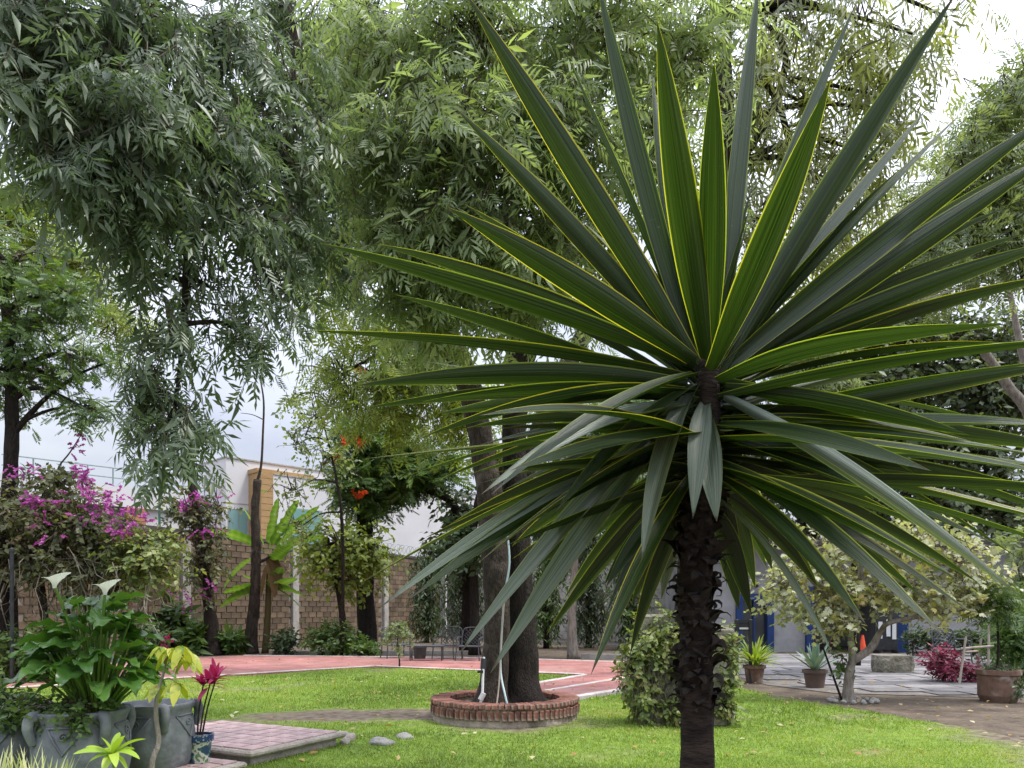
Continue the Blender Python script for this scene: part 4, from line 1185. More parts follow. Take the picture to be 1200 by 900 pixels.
# tip x, tip y, front(-1)/back(+1), length, width, sag, roll degrees, base x, base y, kind
LV = [(545, -10, -1, 1.12, .088, .02, 12, 826, 430, 0), (533, 126, 1, 1.0, .07, .03, 10, 822, 425, 0), (660, 55, 1, 1.05, .06, .02, -8, 826, 415, 0), (700, -25, 1, 1.12, .075, .0, 5, 828, 410, 0),
      (770, 22, -1, 1.05, .085, .01, 4, 830, 425, 0), (764, 85, 1, .95, .06, .0, 0, 829, 410, 0), (837, 70, -1, .93, .075, .0, -4, 832, 410, 0), (890, -28, 1, 1.15, .075, .0, -3, 832, 408, 0),
      (1004, 2, -1, 1.08, .085, .0, -10, 834, 420, 0), (974, 92, -1, 1.05, .082, .0, 4, 830, 440, 0), (1122, -10, -1, 1.12, .095, .02, -8, 832, 440, 0), (1087, 126, 1, 1.1, .07, .02, -15, 834, 425, 0),
      (1127, 132, 1, 1.15, .06, .03, -18, 836, 430, 0), (1240, 130, -1, 1.08, .085, .06, -22, 836, 430, 0), (1205, 190, 1, 1.12, .09, .08, 26, 838, 428, 0), (1245, 172, -1, 1.08, .085, .03, -20, 838, 440, 0),
      (1105, 226, 1, 1.05, .07, .05, 14, 838, 432, 0), (1178, 243, 1, 1.1, .075, .05, -18, 838, 440, 0), (1200, 274, 1, 1.1, .085, .07, -10, 838, 440, 0), (1250, 280, -1, 1.08, .095, .05, -22, 838, 445, 0),
      (1255, 320, -1, 1.05, .095, .07, -12, 838, 450, 0), (1180, 380, -1, 1.02, .085, .08, -10, 836, 452, 0), (1182, 402, 1, 1.05, .07, .09, 8, 836, 455, 0), (1250, 425, -1, 1.05, .085, -.03, -20, 836, 500, 0),
      (1185, 505, 1, 1.05, .075, .12, 16, 836, 462, 0), (1260, 500, -1, 1.08, .09, .06, 24, 836, 515, 0), (1260, 560, -1, 1.08, .085, .05, -8, 836, 520, 0), (1270, 530, 1, 1.25, .085, .06, -14, 836, 500, 0),
      (376, 285, -1, 1.08, .08, .03, 10, 822, 432, 0), (443, 286, 1, 1.05, .08, .06, 16, 820, 430, 0), (490, 296, 1, .98, .075, .07, -18, 820, 435, 0), (523, 242, -1, .92, .08, .05, 30, 822, 425, 0),
      (352, 387, -1, 1.1, .07, .05, 6, 822, 445, 0), (415, 452, -1, .98, .085, .06, 12, 820, 455, 0), (428, 478, -1, .95, .07, .08, 4, 820, 470, 0), (495, 512, -1, .9, .08, .11, 10, 820, 468, 0),
      (512, 485, 1, .95, .075, .05, 18, 820, 462, 0), (515, 562, 1, .95, .065, .09, -6, 820, 480, 0), (563, 580, -1, .88, .07, .16, 16, 820, 478, 1), (418, 686, -1, 1.08, .075, .13, 8, 820, 520, 0),
      (443, 714, -1, 1.08, .065, .15, 14, 820, 520, 1), (480, 702, -1, 1.0, .08, .14, -20, 820, 530, 0), (537, 768, -1, 1.02, .095, .10, 14, 822, 470, 1), (574, 790, -1, 1.0, .10, .06, 10, 822, 475, 1),
      (660, 704, 1, .85, .085, .10, -20, 820, 540, 0), (692, 792, -1, .82, .075, .06, 14, 822, 555, 0), (752, 658, -1, .66, .085, .2, 22, 822, 462, 1), (812, 608, -1, .46, .07, .25, -8, 828, 478, 1),
      (840, 612, -1, .40, .075, .12, 8, 830, 500, 1), (740, 708, 1, .62, .075, .10, 10, 824, 560, 0), (866, 716, 1, .58, .085, .12, 0, 830, 560, 0), (905, 668, 1, .62, .085, .16, 6, 830, 540, 0),
      (885, 690, 1, .7, .08, .2, -6, 830, 550, 0), (1015, 732, -1, .86, .085, .08, -14, 832, 560, 0), (1108, 747, -1, .95, .085, .10, -6, 832, 545, 0), (1128, 682, -1, .92, .095, .05, -16, 832, 555, 0),
      (1200, 702, -1, .98, .05, .12, 26, 832, 465, 1), (1148, 684, 1, 1.05, .075, .1, -10, 832, 540, 0), (1205, 662, -1, 1.0, .05, .14, 6, 832, 480, 0), (1265, 590, -1, 1.08, .085, .07, -10, 832, 530, 0),
      (1262, 612, 1, 1.2, .08, .1, 12, 832, 530, 0), (1092, 552, -1, .86, .07, .05, 6, 834, 500, 0), (1000, 560, 1, .8, .07, .06, 10, 832, 480, 0), (1215, 400, 1, 1.15, .08, .06, 10, 836, 470, 0),
      (470, 560, -1, 1.0, .07, .12, -6, 820, 500, 0), (520, 620, 1, .95, .07, .12, 6, 820, 520, 0), (600, 640, 1, .85, .075, .14, 12, 820, 530, 0), (640, 745, 1, .9, .07, .12, 10, 822, 545, 0),
      (560, 660, -1, .9, .065, .12, 20, 822, 510, 0), (960, 690, 1, .8, .075, .12, -8, 832, 550, 0), (1060, 640, 1, .9, .08, .1, -10, 834, 540, 0), (1080, 700, 1, .95, .08, .12, 8, 834, 550, 0)]
for i, (x, y, sd, L, w, sag, roll, bx, by, kd) in enumerate(LV):
    bp = at(bx + rnd.uniform(-3, 3), by + rnd.uniform(-3, 3), 2.2)
    tip = solve_tip(bp, x, y, L, sd)
    hz = nrm((tip - bp) * np.array((1, 1, 0)))
    bp = bp + hz * .035
    v, f, uv = leaf_blade(bp, tip, w * .86, sag * .6, R(roll * 1.4), rnd.uniform(-.35, .35), rnd.uniform(.5, .95), rise=(rnd.uniform(-.02, .02), rnd.uniform(-.02, .02), 0), face=.6 if kd else (.46 if y < 240 else .16) + rnd.uniform(-.16, .16))
    uv_leaf('leaf', v, f, uv, MAT['yucca_sheen' if kd else 'yucca'], yuc)
# the rest of the rosette, all round the stem
for k in range(64):
    t = (k + .5) / 64
    el = R(62 - 88 * t) + rnd.uniform(-.10, .10)
    az = k * 2.39996 + .4
    d = np.array((math.cos(az) * math.cos(el), math.sin(az) * math.cos(el), math.sin(el)))
    if d[1] < -.25: d[1] *= -1                      # the near side is placed leaf by leaf above
    bp = at(829 - 6 * t, 408 + 150 * t, 2.2) + nrm(d * np.array((1, 1, 0))) * .03
    L = rnd.uniform(.72, 1.02) * (1 if t < .8 else .85)
    tip = bp + d * L
    v, f, uv = leaf_blade(bp, tip, rnd.uniform(.046, .064), rnd.uniform(.01, .06), R(rnd.uniform(-28, 28)), rnd.uniform(-.3, .3), rnd.uniform(.5, .9))
    uv_leaf('leaf', v, f, uv, MAT['yucca'], yuc)
for k in range(24):                                # more of the near side, slanting to both sides of the stem
    t = (k + .5) / 24
    az = R(-90) + (1 if k % 2 else -1) * R(rnd.uniform(32, 88))
    el = R(rnd.uniform(-36, 2))
    d = np.array((math.cos(az) * math.cos(el), math.sin(az) * math.cos(el), math.sin(el)))
    bp = at(828 + rnd.uniform(-8, 8), 440 + 135 * t, 2.2) + nrm(d * np.array((1, 1, 0))) * .035
    v, f, uv = leaf_blade(bp, bp + d * rnd.uniform(.6, .95), rnd.uniform(.055, .075), rnd.uniform(.01, .08), R(rnd.uniform(-35, 35)), rnd.uniform(-.3, .3), rnd.uniform(.5, .9))
    uv_leaf('leaf', v, f, uv, MAT['yucca'], yuc)
for k in range(16):                                # short drooping leaves hiding the top of the stem
    az = k * 2.39996 + .9; el = R(rnd.uniform(-62, -34))
    if math.sin(az) < -.55: continue
    d = np.array((math.cos(az) * math.cos(el), math.sin(az) * math.cos(el), math.sin(el)))
    bp = at(821 + rnd.uniform(-3, 3), 560 + 2.6 * k, 2.2) + np.array((math.cos(az), math.sin(az), 0)) * .045
    v, f, uv = leaf_blade(bp, bp + d * rnd.uniform(.34, .56), rnd.uniform(.05, .066), rnd.uniform(.10, .2), R(rnd.uniform(-25, 25)), rnd.uniform(-.4, .4), rnd.uniform(.4, .8))
    uv_leaf('leaf', v, f, uv, MAT['yucca_sheen' if k % 7 == 3 else 'yucca'], yuc)
for k in range(36):                                # stubs of clasping leaf bases round the crown
    az = k * 2.39996; t = k / 36
    if math.sin(az) < -.1: continue
    d = nrm(np.array((math.cos(az), math.sin(az), 1.6 - 1.6 * t)))
    bp = at(829, 440 + 150 * t, 2.2) + np.array((math.cos(az), math.sin(az), 0)) * .03
    v, f, uv = leaf_blade(bp, bp + d * rnd.uniform(.12, .3), .07, .05, R(rnd.uniform(-15, 15)), 0, .5, nseg=6)
    uv_leaf('leaf', v, f, uv, MAT['yucca'], yuc)
# short young spear leaves in the heart
for k in range(10):
    az = k * 2.39996
    bp = at(829, 432, 2.2); d = nrm(np.array((math.cos(az) * .28, math.sin(az) * .28, 1)))
    v, f, uv = leaf_blade(bp + d * .0, bp + d * rnd.uniform(.4, .62), .05, .0, R(rnd.uniform(-10, 10)), 0)
    uv_leaf('leaf', v, f, uv, MAT['yucca'], yuc)

# ================================================================== trees round the garden
def tree(label, base, tpts, trad, blobs, tmpl, size, per, tlen, droop, mat, seed, bark='bark_dark', name='garden_tree', group=None, twig_r=.012, conn=.5, extra=(), r0=.07, r1=.02, cat='tree', **kw):
    base = np.asarray(base, float)
    t_ = thing(name, label, cat, base, group)
    limb(t_, tpts, trad, MAT[bark], 'trunk', 10, 5, .12, flare=.8)
    for p, r in extra:
        limb(t_, p, r, MAT[bark], 'branch', 6, 5, .1)
    foliage(t_, blobs, tmpl, size, per, tlen, droop, MAT[mat], seed, twig_r=twig_r, conn=conn, **kw)
    nodes = curve(tpts, 3)[len(tpts):]
    boughs(t_, nodes, blobs, MAT[bark], r0, r1, seed=seed)
    return t_
def low(x, Y):
    return np.array(((x - 600) * Y / FOC, Y, 0))

# small-leaved tree rising behind the bougainvillea at the far left
Y = 15.5
b = low(8, Y)
tree('small leaved dark tree with wispy side branches rising behind the bougainvillea', b, [b, at(8, 640, Y), at(12, 560, Y), at(14, 500, Y), at(10, 400, Y), at(0, 300, Y)], [.20, .16, .14, .13, .10, .06],
     [blob(-10, 430, Y, 50, 66, .9, 80), blob(25, 380, Y, 46, 56, .9, 70), blob(10, 310, Y, 60, 50, .9, 70), blob(55, 440, Y, 28, 22, .5, 24), blob(100, 478, Y, 26, 16, .4, 22), blob(95, 420, Y, 40, 22, .5, 30),
      blob(75, 350, Y, 50, 40, .6, 46)], T_FEATHER, .28, 6, .6, .2, 'mid', 21,
     extra=(([at(14, 510, Y), at(50, 470, Y), at(90, 440, Y), at(125, 425, Y)], [.07, .045, .03, .015]), ([at(14, 500, Y), at(60, 480, Y), at(110, 475, Y)], [.05, .03, .015])))
Y = 20
b = low(-60, Y)
tree('yellow green tree behind the wall seen under the dark ash boughs', b, [b, at(-60, 600, Y), at(-40, 450, Y), at(0, 330, Y)], [.3, .25, .18, .1],
     [blob(20, 250, Y, 70, 60, 1.4, 120), blob(90, 310, Y, 60, 50, 1.4, 70), blob(130, 370, Y, 40, 40, 1.2, 40), blob(40, 330, Y, 50, 50, 1.2, 50), blob(330, 60, Y, 60, 70, 1.4, 40)][:4], T_ASH5, .42, 6, .8, .3, 'yellowgreen', 22, conn=.7)

# slim leaning tree wrapped in bougainvillea
b = gd(250, 768)
Y = b[1]
slim = thing('slim_tree', 'slim leaning tree trunk wrapped in flowering bougainvillea before the wall', 'tree', b)
limb(slim, [b, at(246, 720, Y), at(238, 660, Y), at(230, 600, Y), at(224, 550, Y), at(222, 505, Y - .3)], [.24, .19, .17, .15, .13, .09], MAT['bark_dark'], 'trunk', 10, 6, .12, flare=.8)
foliage(slim, [blob(238, 650, Y - .3, 26, 60, .5, 90), blob(225, 600, Y - .3, 36, 32, .5, 46), blob(255, 600, Y - .3, 26, 36, .5, 22), blob(205, 600, Y - .3, 24, 20, .4, 14)], T_OVAL, .17, 10, .7, .35, MAT['bougain'], 23, twig_r=.012)
foliage(slim, [blob(230, 585, Y - .7, 16, 8, .3, 9), blob(240, 625, Y - .8, 20, 8, .3, 8), blob(212, 593, Y - .7, 8, 6, .2, 4), blob(262, 585, Y - .5, 8, 5, .2, 3), blob(220, 700, Y - .6, 16, 12, .3, 7), blob(250, 690, Y - .6, 14, 10, .3, 4)], T_STAR, .11, 9, .4, .2, MAT['bract'], 24, 'blossom', twig_r=0)

# dead trunk with one bare whip
b = gd(293, 766); Y = b[1]
dead = thing('dead_tree', 'bare dead trunk with one thin whip rising beside the banana plant', 'tree', b)
limb(dead, [b, at(296, 730, Y), at(299, 690, Y), at(300, 640, Y), at(299, 600, Y), at(302, 562, Y)], [.23, .18, .16, .15, .14, .12], MAT['bark'], 'trunk', 10, 6, .14, flare=.8)
limb(dead, [at(301, 566, Y), at(306, 545, Y), at(308, 510, Y), at(309, 470, Y), at(304, 440, Y)], [.05, .04, .035, .03, .02], MAT['bark'], 'branch', 6, 5)
limb(dead, [at(309, 492, Y), at(296, 486, Y), at(282, 484, Y)], [.018, .014, .008], MAT['bark'], 'branch', 5, 4)
limb(dead, [at(300, 660, Y), at(312, 655, Y), at(318, 650, Y)], [.06, .05, .04], MAT['bark'], 'branch', 6, 4)

# banana plant: stem, leaves with torn edges, dry skirt
b = gd(314, 765); Y = b[1] - .3; b[1] = Y
ban = thing('banana_plant', 'banana plant with broad bright green leaves before the block wall', 'banana plant', b)
limb(ban, [b, at(314, 720, Y), at(315, 680, Y), at(316, 650, Y)], [.12, .10, .09, .07], MAT['banana_stem'], 'stem', 10, 5, .08)
def banana_leaf(base, tip, width, sag, roll, tint, seed):
    r_ = random.Random(seed)
    v, f, uv = leaf_blade(base, tip, width, sag, roll, .2, .35, nseg=20)
    k = 5
    v = v.reshape(-1, k, 3)
    rw = np.array([.10 + .9 * math.sin(math.pi * min(1, (i / 20) ** .8)) ** .55 if i > 2 else .08 for i in range(21)])
    ctr = v[:, 2:3, :].copy()
    # a broad oblong blade: same width for most of its length
    tan = nrm(np.gradient(ctr[:, 0, :], axis=0))
    base_side = v[10, 4] - v[10, 0]; base_side = nrm(base_side)
    for i in range(21):
        sdv = nrm(base_side - tan[i] * np.dot(base_side, tan[i])); nn = np.cross(sdv, tan[i]); nn = nn if nn[2] > 0 else -nn
        for j, u in enumerate((-1, -.55, 0, .55, 1)):
            w = width / 2 * rw[i] * (1 - (.35 * r_.random() if abs(u) == 1 and r_.random() < .25 else 0))
            v[i, j] = ctr[i, 0] + sdv * u * w + nn * abs(u) * w * .25 * (1 if abs(u) < .9 else .6 + .3 * r_.random())
    return v.reshape(-1, 3), f
for i, (bx, by, x, y, dy, w, sag, roll, tn) in enumerate(((316, 645, 326, 584, -.5, .46, .1, 25, .6), (314, 648, 236, 624, -.4, .5, .2, 35, .5), (318, 648, 374, 594, .3, .42, .1, -35, .5), (318, 650, 384, 630, -.4, .42, .16, -30, .7),
        (312, 645, 284, 594, .2, .38, .05, 30, .6), (316, 645, 350, 586, -.3, .40, .05, -25, .4), (317, 660, 342, 640, -.6, .5, .05, -20, .3), (313, 690, 258, 712, -.4, .45, .2, 30, .6), (313, 692, 262, 695, -.5, .5, .14, 30, .5),
        (318, 690, 360, 702, -.5, .55, .16, -30, .6), (317, 692, 330, 665, -.3, .5, .05, -20, .4), (317, 694, 348, 678, -.6, .45, .1, -20, .7), (312, 692, 285, 675, .2, .45, .1, 20, .7), (320, 690, 355, 716, -.2, .4, .2, -20, .5), (300, 655, 262, 690, -.2, .3, .3, 20, .8))):
    v, f = banana_leaf(at(bx, by, Y), at(x, y, Y + dy), w, sag, R(roll), tn, i)
    part('leaf', MB().add(v, f, np.clip([tn - .25 + .34 * ((q // 5) % 2) + (.5 if q % 5 == 2 else 0) + rnd.uniform(-.12, .12) for q in range(105)], 0, 1)), MAT['banana'], ban, smooth=True)
for i, (x, y, dy) in enumerate(((330, 690, -.3), (322, 700, -.4), (338, 672, .1), (306, 700, -.3))):
    v, f = banana_leaf(at(316, 650 + i * 3, Y), at(x, y, Y + dy), .35, .25, R(10), .5, 40 + i)
    part('dry_leaf', MB().add(v, f, .3 + .2 * i), MAT['banana_dry'], ban, smooth=True)

# bougainvillea mass spilling over the wall
b = low(90, 15.6)
bou = thing('bougainvillea', 'large bougainvillea mound with magenta flowers in front of the wall', 'bougainvillea', b)
for k, (x0, x1, y1, dy) in enumerate(((60, 40, 640, 0), (90, 110, 620, .3), (110, 150, 650, .4), (75, 10, 660, -.3), (100, 170, 690, 0), (85, 70, 580, .3), (118, 130, 590, .5))):
    limb(bou, [low(x0, 15.6 + dy), at((x0 * 2 + x1) / 3, 730, 15.6 + dy), at((x0 + x1) / 2, 690, 15.4 + dy), at(x1, y1, 15.6 + dy)], [.09, .07, .05, .025], MAT['bark_pale' if k == 2 else 'bark'], 'stem', 7, 5, .12)
bb_ = [blob(35, 600, 15.2, 60, 38, 1.0, 150), blob(100, 620, 15.4, 60, 45, 1.0, 190), blob(150, 640, 16, 50, 32, 1.0, 130), blob(40, 650, 15.2, 60, 32, .8, 120), blob(110, 670, 15.2, 60, 28, .8, 120),
       blob(-20, 640, 15, 60, 60, 1.0, 120), blob(60, 565, 15.6, 45, 24, .7, 70)]
foliage(bou, bb_, T_OVAL, .125, 11, .5, .25, MAT['bougain'], 31, twig_r=.008, conn=.8)
foliage(bou, [blob(172, 660, 15.0, 42, 32, .6, 110), blob(150, 640, 15.0, 30, 24, .5, 40), blob(190, 640, 15.4, 24, 20, .4, 30)], T_OVAL, .13, 10, .5, .25, MAT['ivy'], 32, 'light_foliage', twig_r=.008)
foliage(bou, [blob(98, 562, 15.0, 15, 20, .35, 30), blob(105, 585, 14.8, 36, 18, .6, 30), blob(45, 590, 14.4, 20, 16, .4, 26), blob(30, 556, 14.8, 26, 9, .4, 16), blob(140, 612, 14.8, 42, 28, .7, 40), blob(120, 592, 14.8, 34, 16, .6, 16), blob(70, 620, 14.6, 50, 26, .6, 10),
              blob(160, 600, 15, 12, 14, .3, 12), blob(142, 625, 14.6, 10, 10, .2, 8), blob(85, 525, 15.5, 10, 10, .25, 7), blob(95, 512, 15.7, 6, 6, .2, 3)], T_STAR, .080, 7, .16, .1, MAT['bract'], 33, 'blossom', twig_r=.004, conn=.5)
limb(bou, [at(75, 570, 15.5), at(68, 550, 15.5), at(82, 530, 15.5), at(96, 508, 15.7)], [.025, .02, .015, .008], MAT['twig'], 'stem', 5, 5)
# dead tangled stems hanging below
tg = MB(); r_ = np.random.default_rng(8)
for k in range(150):
    x = r_.uniform(-20, 185); y = r_.uniform(640, 700); Yk = r_.uniform(14.4, 15.6)
    p0 = at(x, y, Yk); d = np.array((r_.normal(0, .25), r_.normal(0, .15), -r_.uniform(.4, 1.3)))
    tg.tube([p0, p0 + d * .4 + r_.normal(0, .08, 3), p0 + d * .75 + r_.normal(0, .12, 3), p0 + d], [.012, .010, .008, .004], 3, cap=False)
part('dry_stems', tg, MAT['bark_pale'], bou)
# red brick pier in the wall behind it
pr = thing('brick_pier', 'red brick pier half hidden below the bougainvillea', 'pier', at(138, 770, 23.0) * np.array((1, 1, 0)))
pc = BASE[pr.name]
part('mortar_core', MB().box(pc + np.array((0, 0, 1.25)), (.95, .5, 2.5), WANG), MAT['mortar'], pr)
bm_ = MB().box((0, 0, 0), (.25, .02, .058), 0, bev=.006).mesh('brick'); bm_.materials.append(MAT['brick_red'])
for r_i in range(35):
    for c_i in range(3):
        s_ = (c_i - 1) * .262 + (.06 if r_i % 2 else -.06)
        place('brick', bm_, pr, pc + wd_ * s_ + wn_ * .252 + np.array((0, 0, .04 + r_i * .07)), (0, 0, WANG))

# black pole on the left
b = low(14, 14.2)
pl = thing('metal_pole', 'slim black metal pole standing before the bougainvillea', 'pole', b)
part('shaft', MB().tube([b, b + (0, 0, 2.5)], .035, 8), MAT['dark_metal'], pl)
part('base_plate', MB().box(b + (0, 0, .015), (.18, .18, .03), bev=.006), MAT['dark_metal'], pl)
part('cap', MB().lathe([(.045, 0), (.045, .05), (.01, .08)], b + np.array((0, 0, 2.48)), 8), MAT['dark_metal'], pl)

# flame-flowered tree with the arching limb
Y = 25
b = low(430, Y)
fb = [blob(440, 520, Y, 50, 34, 1.4, 210), blob(470, 555, Y, 50, 26, 1.2, 170), blob(425, 560, Y - .5, 36, 26, 1.0, 120), blob(510, 545, Y, 30, 30, 1.0, 80), blob(430, 590, Y, 30, 14, .7, 50)]
ft = tree('dark green tree with scattered orange flowers above the block wall', b, [b, at(428, 680, Y), at(427, 620, Y), at(428, 580, Y), at(440, 540, Y)], [.32, .28, .26, .2, .1], fb, T_FEATHER, .50, 5, .8, .15, 'mid', 41, r0=.1, r1=.03,
          extra=(([low(545, Y + .5), at(548, 680, Y), at(535, 600, Y), at(515, 580, Y), at(485, 574, Y), at(455, 575, Y)], [.25, .2, .16, .12, .09, .05]),))
foliage(ft, [blob(405, 520, Y - 1.5, 3, 2, .2, 3), blob(422, 521, Y - 1.5, 3, 2, .2, 3), blob(396, 538, Y - 1.3, 3, 2, .2, 3), blob(419, 580, Y - 1.5, 9, 2, .3, 4), blob(424, 436, Y - 1, 7, 4, .3, 5), blob(432, 404, Y - 1, 3, 2, .2, 2)], T_STAR, .22, 5, .3, -.3, MAT['flame'], 42, 'blossom', twig_r=0)
# yellow-green tree behind the ash trunks
Y = 17
b = low(612, Y + 9)
tree('yellow green feathery tree behind the twin trunked ash', b, [b, at(606, 650, Y + 6), at(590, 560, Y + 3), at(540, 480, Y), at(490, 410, Y)], [.3, .26, .2, .15, .08],
     [blob(455, 470, Y, 60, 45, 1.2, 60), blob(510, 440, Y, 60, 50, 1.2, 72), blob(545, 490, Y, 50, 45, 1.1, 54), blob(470, 400, Y, 70, 50, 1.2, 66), blob(400, 440, Y, 50, 60, 1.1, 42), blob(400, 340, Y, 60, 60, 1.2, 48),
      blob(380, 270, Y, 40, 60, 1.2, 30)], T_ASH5, .40, 6, .8, .6, 'yellowgreen', 43)
# thin airy sapling against the sky
Y = 22
b = low(400, Y + 1)
tree('thin airy sapling with small pale leaves against the white house', b, [b, at(402, 680, Y + .5), at(400, 600, Y), at(392, 550, Y), at(380, 500, Y), at(368, 460, Y)], [.06, .05, .045, .035, .025, .015],
     [blob(370, 490, Y, 26, 30, .6, 36), blob(385, 540, Y, 30, 30, .6, 36), blob(350, 520, Y, 22, 26, .5, 20), blob(340, 470, Y, 18, 16, .4, 12), blob(345, 575, Y, 22, 16, .4, 14), blob(350, 620, Y, 20, 20, .4, 14)], T_OVAL, .16, 8, .9, .15, 'sage', 44, r0=.03, r1=.01)
# shrub tree leaning before the wall
Y = 23.4
b = low(402, Y)
tree('loose light green shrub tree leaning before the block wall', b, [b, at(402, 730, Y), at(396, 690, Y), at(388, 660, Y), at(385, 630, Y)], [.12, .10, .08, .06, .03],
     [blob(400, 640, Y, 55, 36, 1.0, 130), blob(430, 650, Y, 36, 28, .8, 70), blob(370, 655, Y, 30, 30, .8, 50), blob(410, 680, Y, 50, 20, .7, 40)], T_OVAL, .20, 9, .8, .3, 'yellowgreen', 45, name='shrub_tree')
# rounded evergreen shrub, and low planting by the wall
def shrub(label, x, y, w, h, dm, tmpl, size, per, mat, n, seed, name='shrub', group=None, tlen=.4, droop=.05, cat='shrub'):
    b = gd(x, y); Y = b[1]
    t_ = thing(name, label, cat, b, group)
    for k in range(4):
        a = k * 1.57 + seed
        limb(t_, [b, b + np.array((math.cos(a) * .06, math.sin(a) * .06, h * Y / FOC * .3)), b + np.array((math.cos(a) * w * Y / FOC * .25, math.sin(a) * dm * .4, h * Y / FOC * .65))], [.03, .02, .01], MAT['twig'], 'stem', 5, 3)
    c = at(x, y - h * .5, Y)
    foliage(t_, [(c, np.array((w * Y / FOC * .48, dm, h * Y / FOC * .48)), n)], tmpl, size, per, tlen, droop, MAT[mat], seed, 'foliage', twig_r=.005, floor=.04, conn=.5)
    return t_
shrub('dense rounded green shrub at the foot of the block wall', 390, 769, 62, 42, .8, T_OVAL, .13, 10, 'mid', 260, 51)
shrub('low bright green shrub beside the rounded shrub', 425, 770, 40, 20, .5, T_OVAL, .14, 9, 'mid', 80, 52)
shrub('low grassy clump under the dead trunk', 268, 767, 40, 26, .5, T_LANCE, .4, 8, 'mid', 60, 53, tlen=.3)
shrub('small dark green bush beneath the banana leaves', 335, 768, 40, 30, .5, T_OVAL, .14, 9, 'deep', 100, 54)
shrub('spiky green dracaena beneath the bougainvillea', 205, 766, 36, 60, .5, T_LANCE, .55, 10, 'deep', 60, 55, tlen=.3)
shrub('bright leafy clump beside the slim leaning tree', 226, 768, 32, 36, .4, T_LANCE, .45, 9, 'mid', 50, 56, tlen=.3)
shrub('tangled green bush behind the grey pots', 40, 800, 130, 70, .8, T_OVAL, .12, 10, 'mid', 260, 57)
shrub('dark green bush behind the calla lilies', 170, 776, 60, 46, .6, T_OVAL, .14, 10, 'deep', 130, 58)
shrub('red flowered poinsettia like plant behind the calla lilies', 195, 790, 16, 56, .2, T_STAR, .10, 5, 'bract_red', 10, 59, tlen=.2)

# dark vine curtains and trees at the back of the garden, behind the ash
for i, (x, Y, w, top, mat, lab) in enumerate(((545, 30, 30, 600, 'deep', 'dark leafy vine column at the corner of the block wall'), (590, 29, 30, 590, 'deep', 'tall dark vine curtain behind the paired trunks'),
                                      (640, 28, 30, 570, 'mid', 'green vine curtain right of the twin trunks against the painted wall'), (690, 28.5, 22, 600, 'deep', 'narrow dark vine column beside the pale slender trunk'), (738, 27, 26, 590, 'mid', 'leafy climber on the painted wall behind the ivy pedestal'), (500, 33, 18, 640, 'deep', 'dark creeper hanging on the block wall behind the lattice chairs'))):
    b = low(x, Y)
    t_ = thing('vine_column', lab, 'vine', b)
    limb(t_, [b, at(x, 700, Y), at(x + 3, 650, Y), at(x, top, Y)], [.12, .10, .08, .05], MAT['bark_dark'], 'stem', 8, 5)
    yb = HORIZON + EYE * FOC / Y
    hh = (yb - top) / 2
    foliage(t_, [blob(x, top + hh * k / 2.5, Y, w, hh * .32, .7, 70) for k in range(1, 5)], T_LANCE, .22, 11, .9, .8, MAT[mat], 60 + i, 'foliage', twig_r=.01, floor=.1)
b = gd(672, 772); Y = b[1]
tree('slender pale trunked tree growing behind the red path', b, [b, at(670, 720, Y), at(673, 680, Y), at(675, 640, Y), at(680, 580, Y), at(690, 520, Y)], [.16, .12, .11, .10, .08, .05],
     [blob(700, 540, Y, 60, 45, 1.2, 120), blob(660, 500, Y, 60, 45, 1.2, 110), blob(730, 590, Y, 45, 36, 1.0, 90), blob(740, 480, Y, 60, 50, 1.2, 90)], T_ASH5, .40, 6, .8, .4, 'mid', 65, bark='bark_pale')
Y = 24
b = low(556, Y)
tree('dark trunked tree standing before the corner of the block wall', b, [b, at(556, 690, Y), at(553, 640, Y), at(560, 590, Y), at(575, 540, Y)], [.16, .14, .13, .12, .08],
     [blob(535, 640, Y, 45, 32, 1.0, 120), blob(590, 560, Y, 50, 40, 1.2, 100), blob(540, 600, Y + 1, 36, 30, 1.0, 60), blob(640, 600, Y + 1, 40, 40, 1.0, 80)], T_OVAL, .24, 9, .8, .35, 'deep', 66)

# ---------------- trees behind and to the right of the yucca
Y = 13
b = low(812, Y + 3)
tree('tall weeping willow like tree with fine pale leaves behind the yucca', b, [b, at(816, 560, Y + 3), at(834, 380, Y + 2), at(850, 200, Y), at(848, 60, Y), at(852, -40, Y)], [.34, .3, .24, .17, .12, .08],
     [blob(850, 40, Y, 80, 70, 1.2, 41), blob(930, 30, Y, 80, 70, 1.2, 46), blob(1010, 30, Y, 70, 60, 1.2, 39), blob(1070, 40, Y, 45, 45, 1.0, 18), blob(940, 120, Y, 80, 60, 1.2, 41), blob(1020, 110, Y, 60, 55, 1.1, 29), blob(870, 150, Y, 70, 60, 1.2, 41),
      blob(960, 210, Y, 80, 60, 1.2, 41), blob(1030, 190, Y, 50, 50, 1.0, 20), blob(880, 260, Y, 80, 60, 1.2, 46), blob(970, 290, Y, 70, 50, 1.1, 36), blob(1110, 20, Y, 30, 22, .6, 7), blob(1035, 130, Y, 40, 40, .8, 11)], T_SPRAY, .50, 4, .9, .9, 'willow', 71, twig_r=.008,
     extra=(([at(860, 200, Y), at(905, 130, Y), at(920, 60, Y), at(890, 20, Y)], [.08, .06, .05, .03]), ([at(868, 320, Y + 1), at(930, 240, Y), at(915, 130, Y), at(880, 80, Y)], [.10, .07, .05, .03])))
Y = 17
b = low(1262, Y)
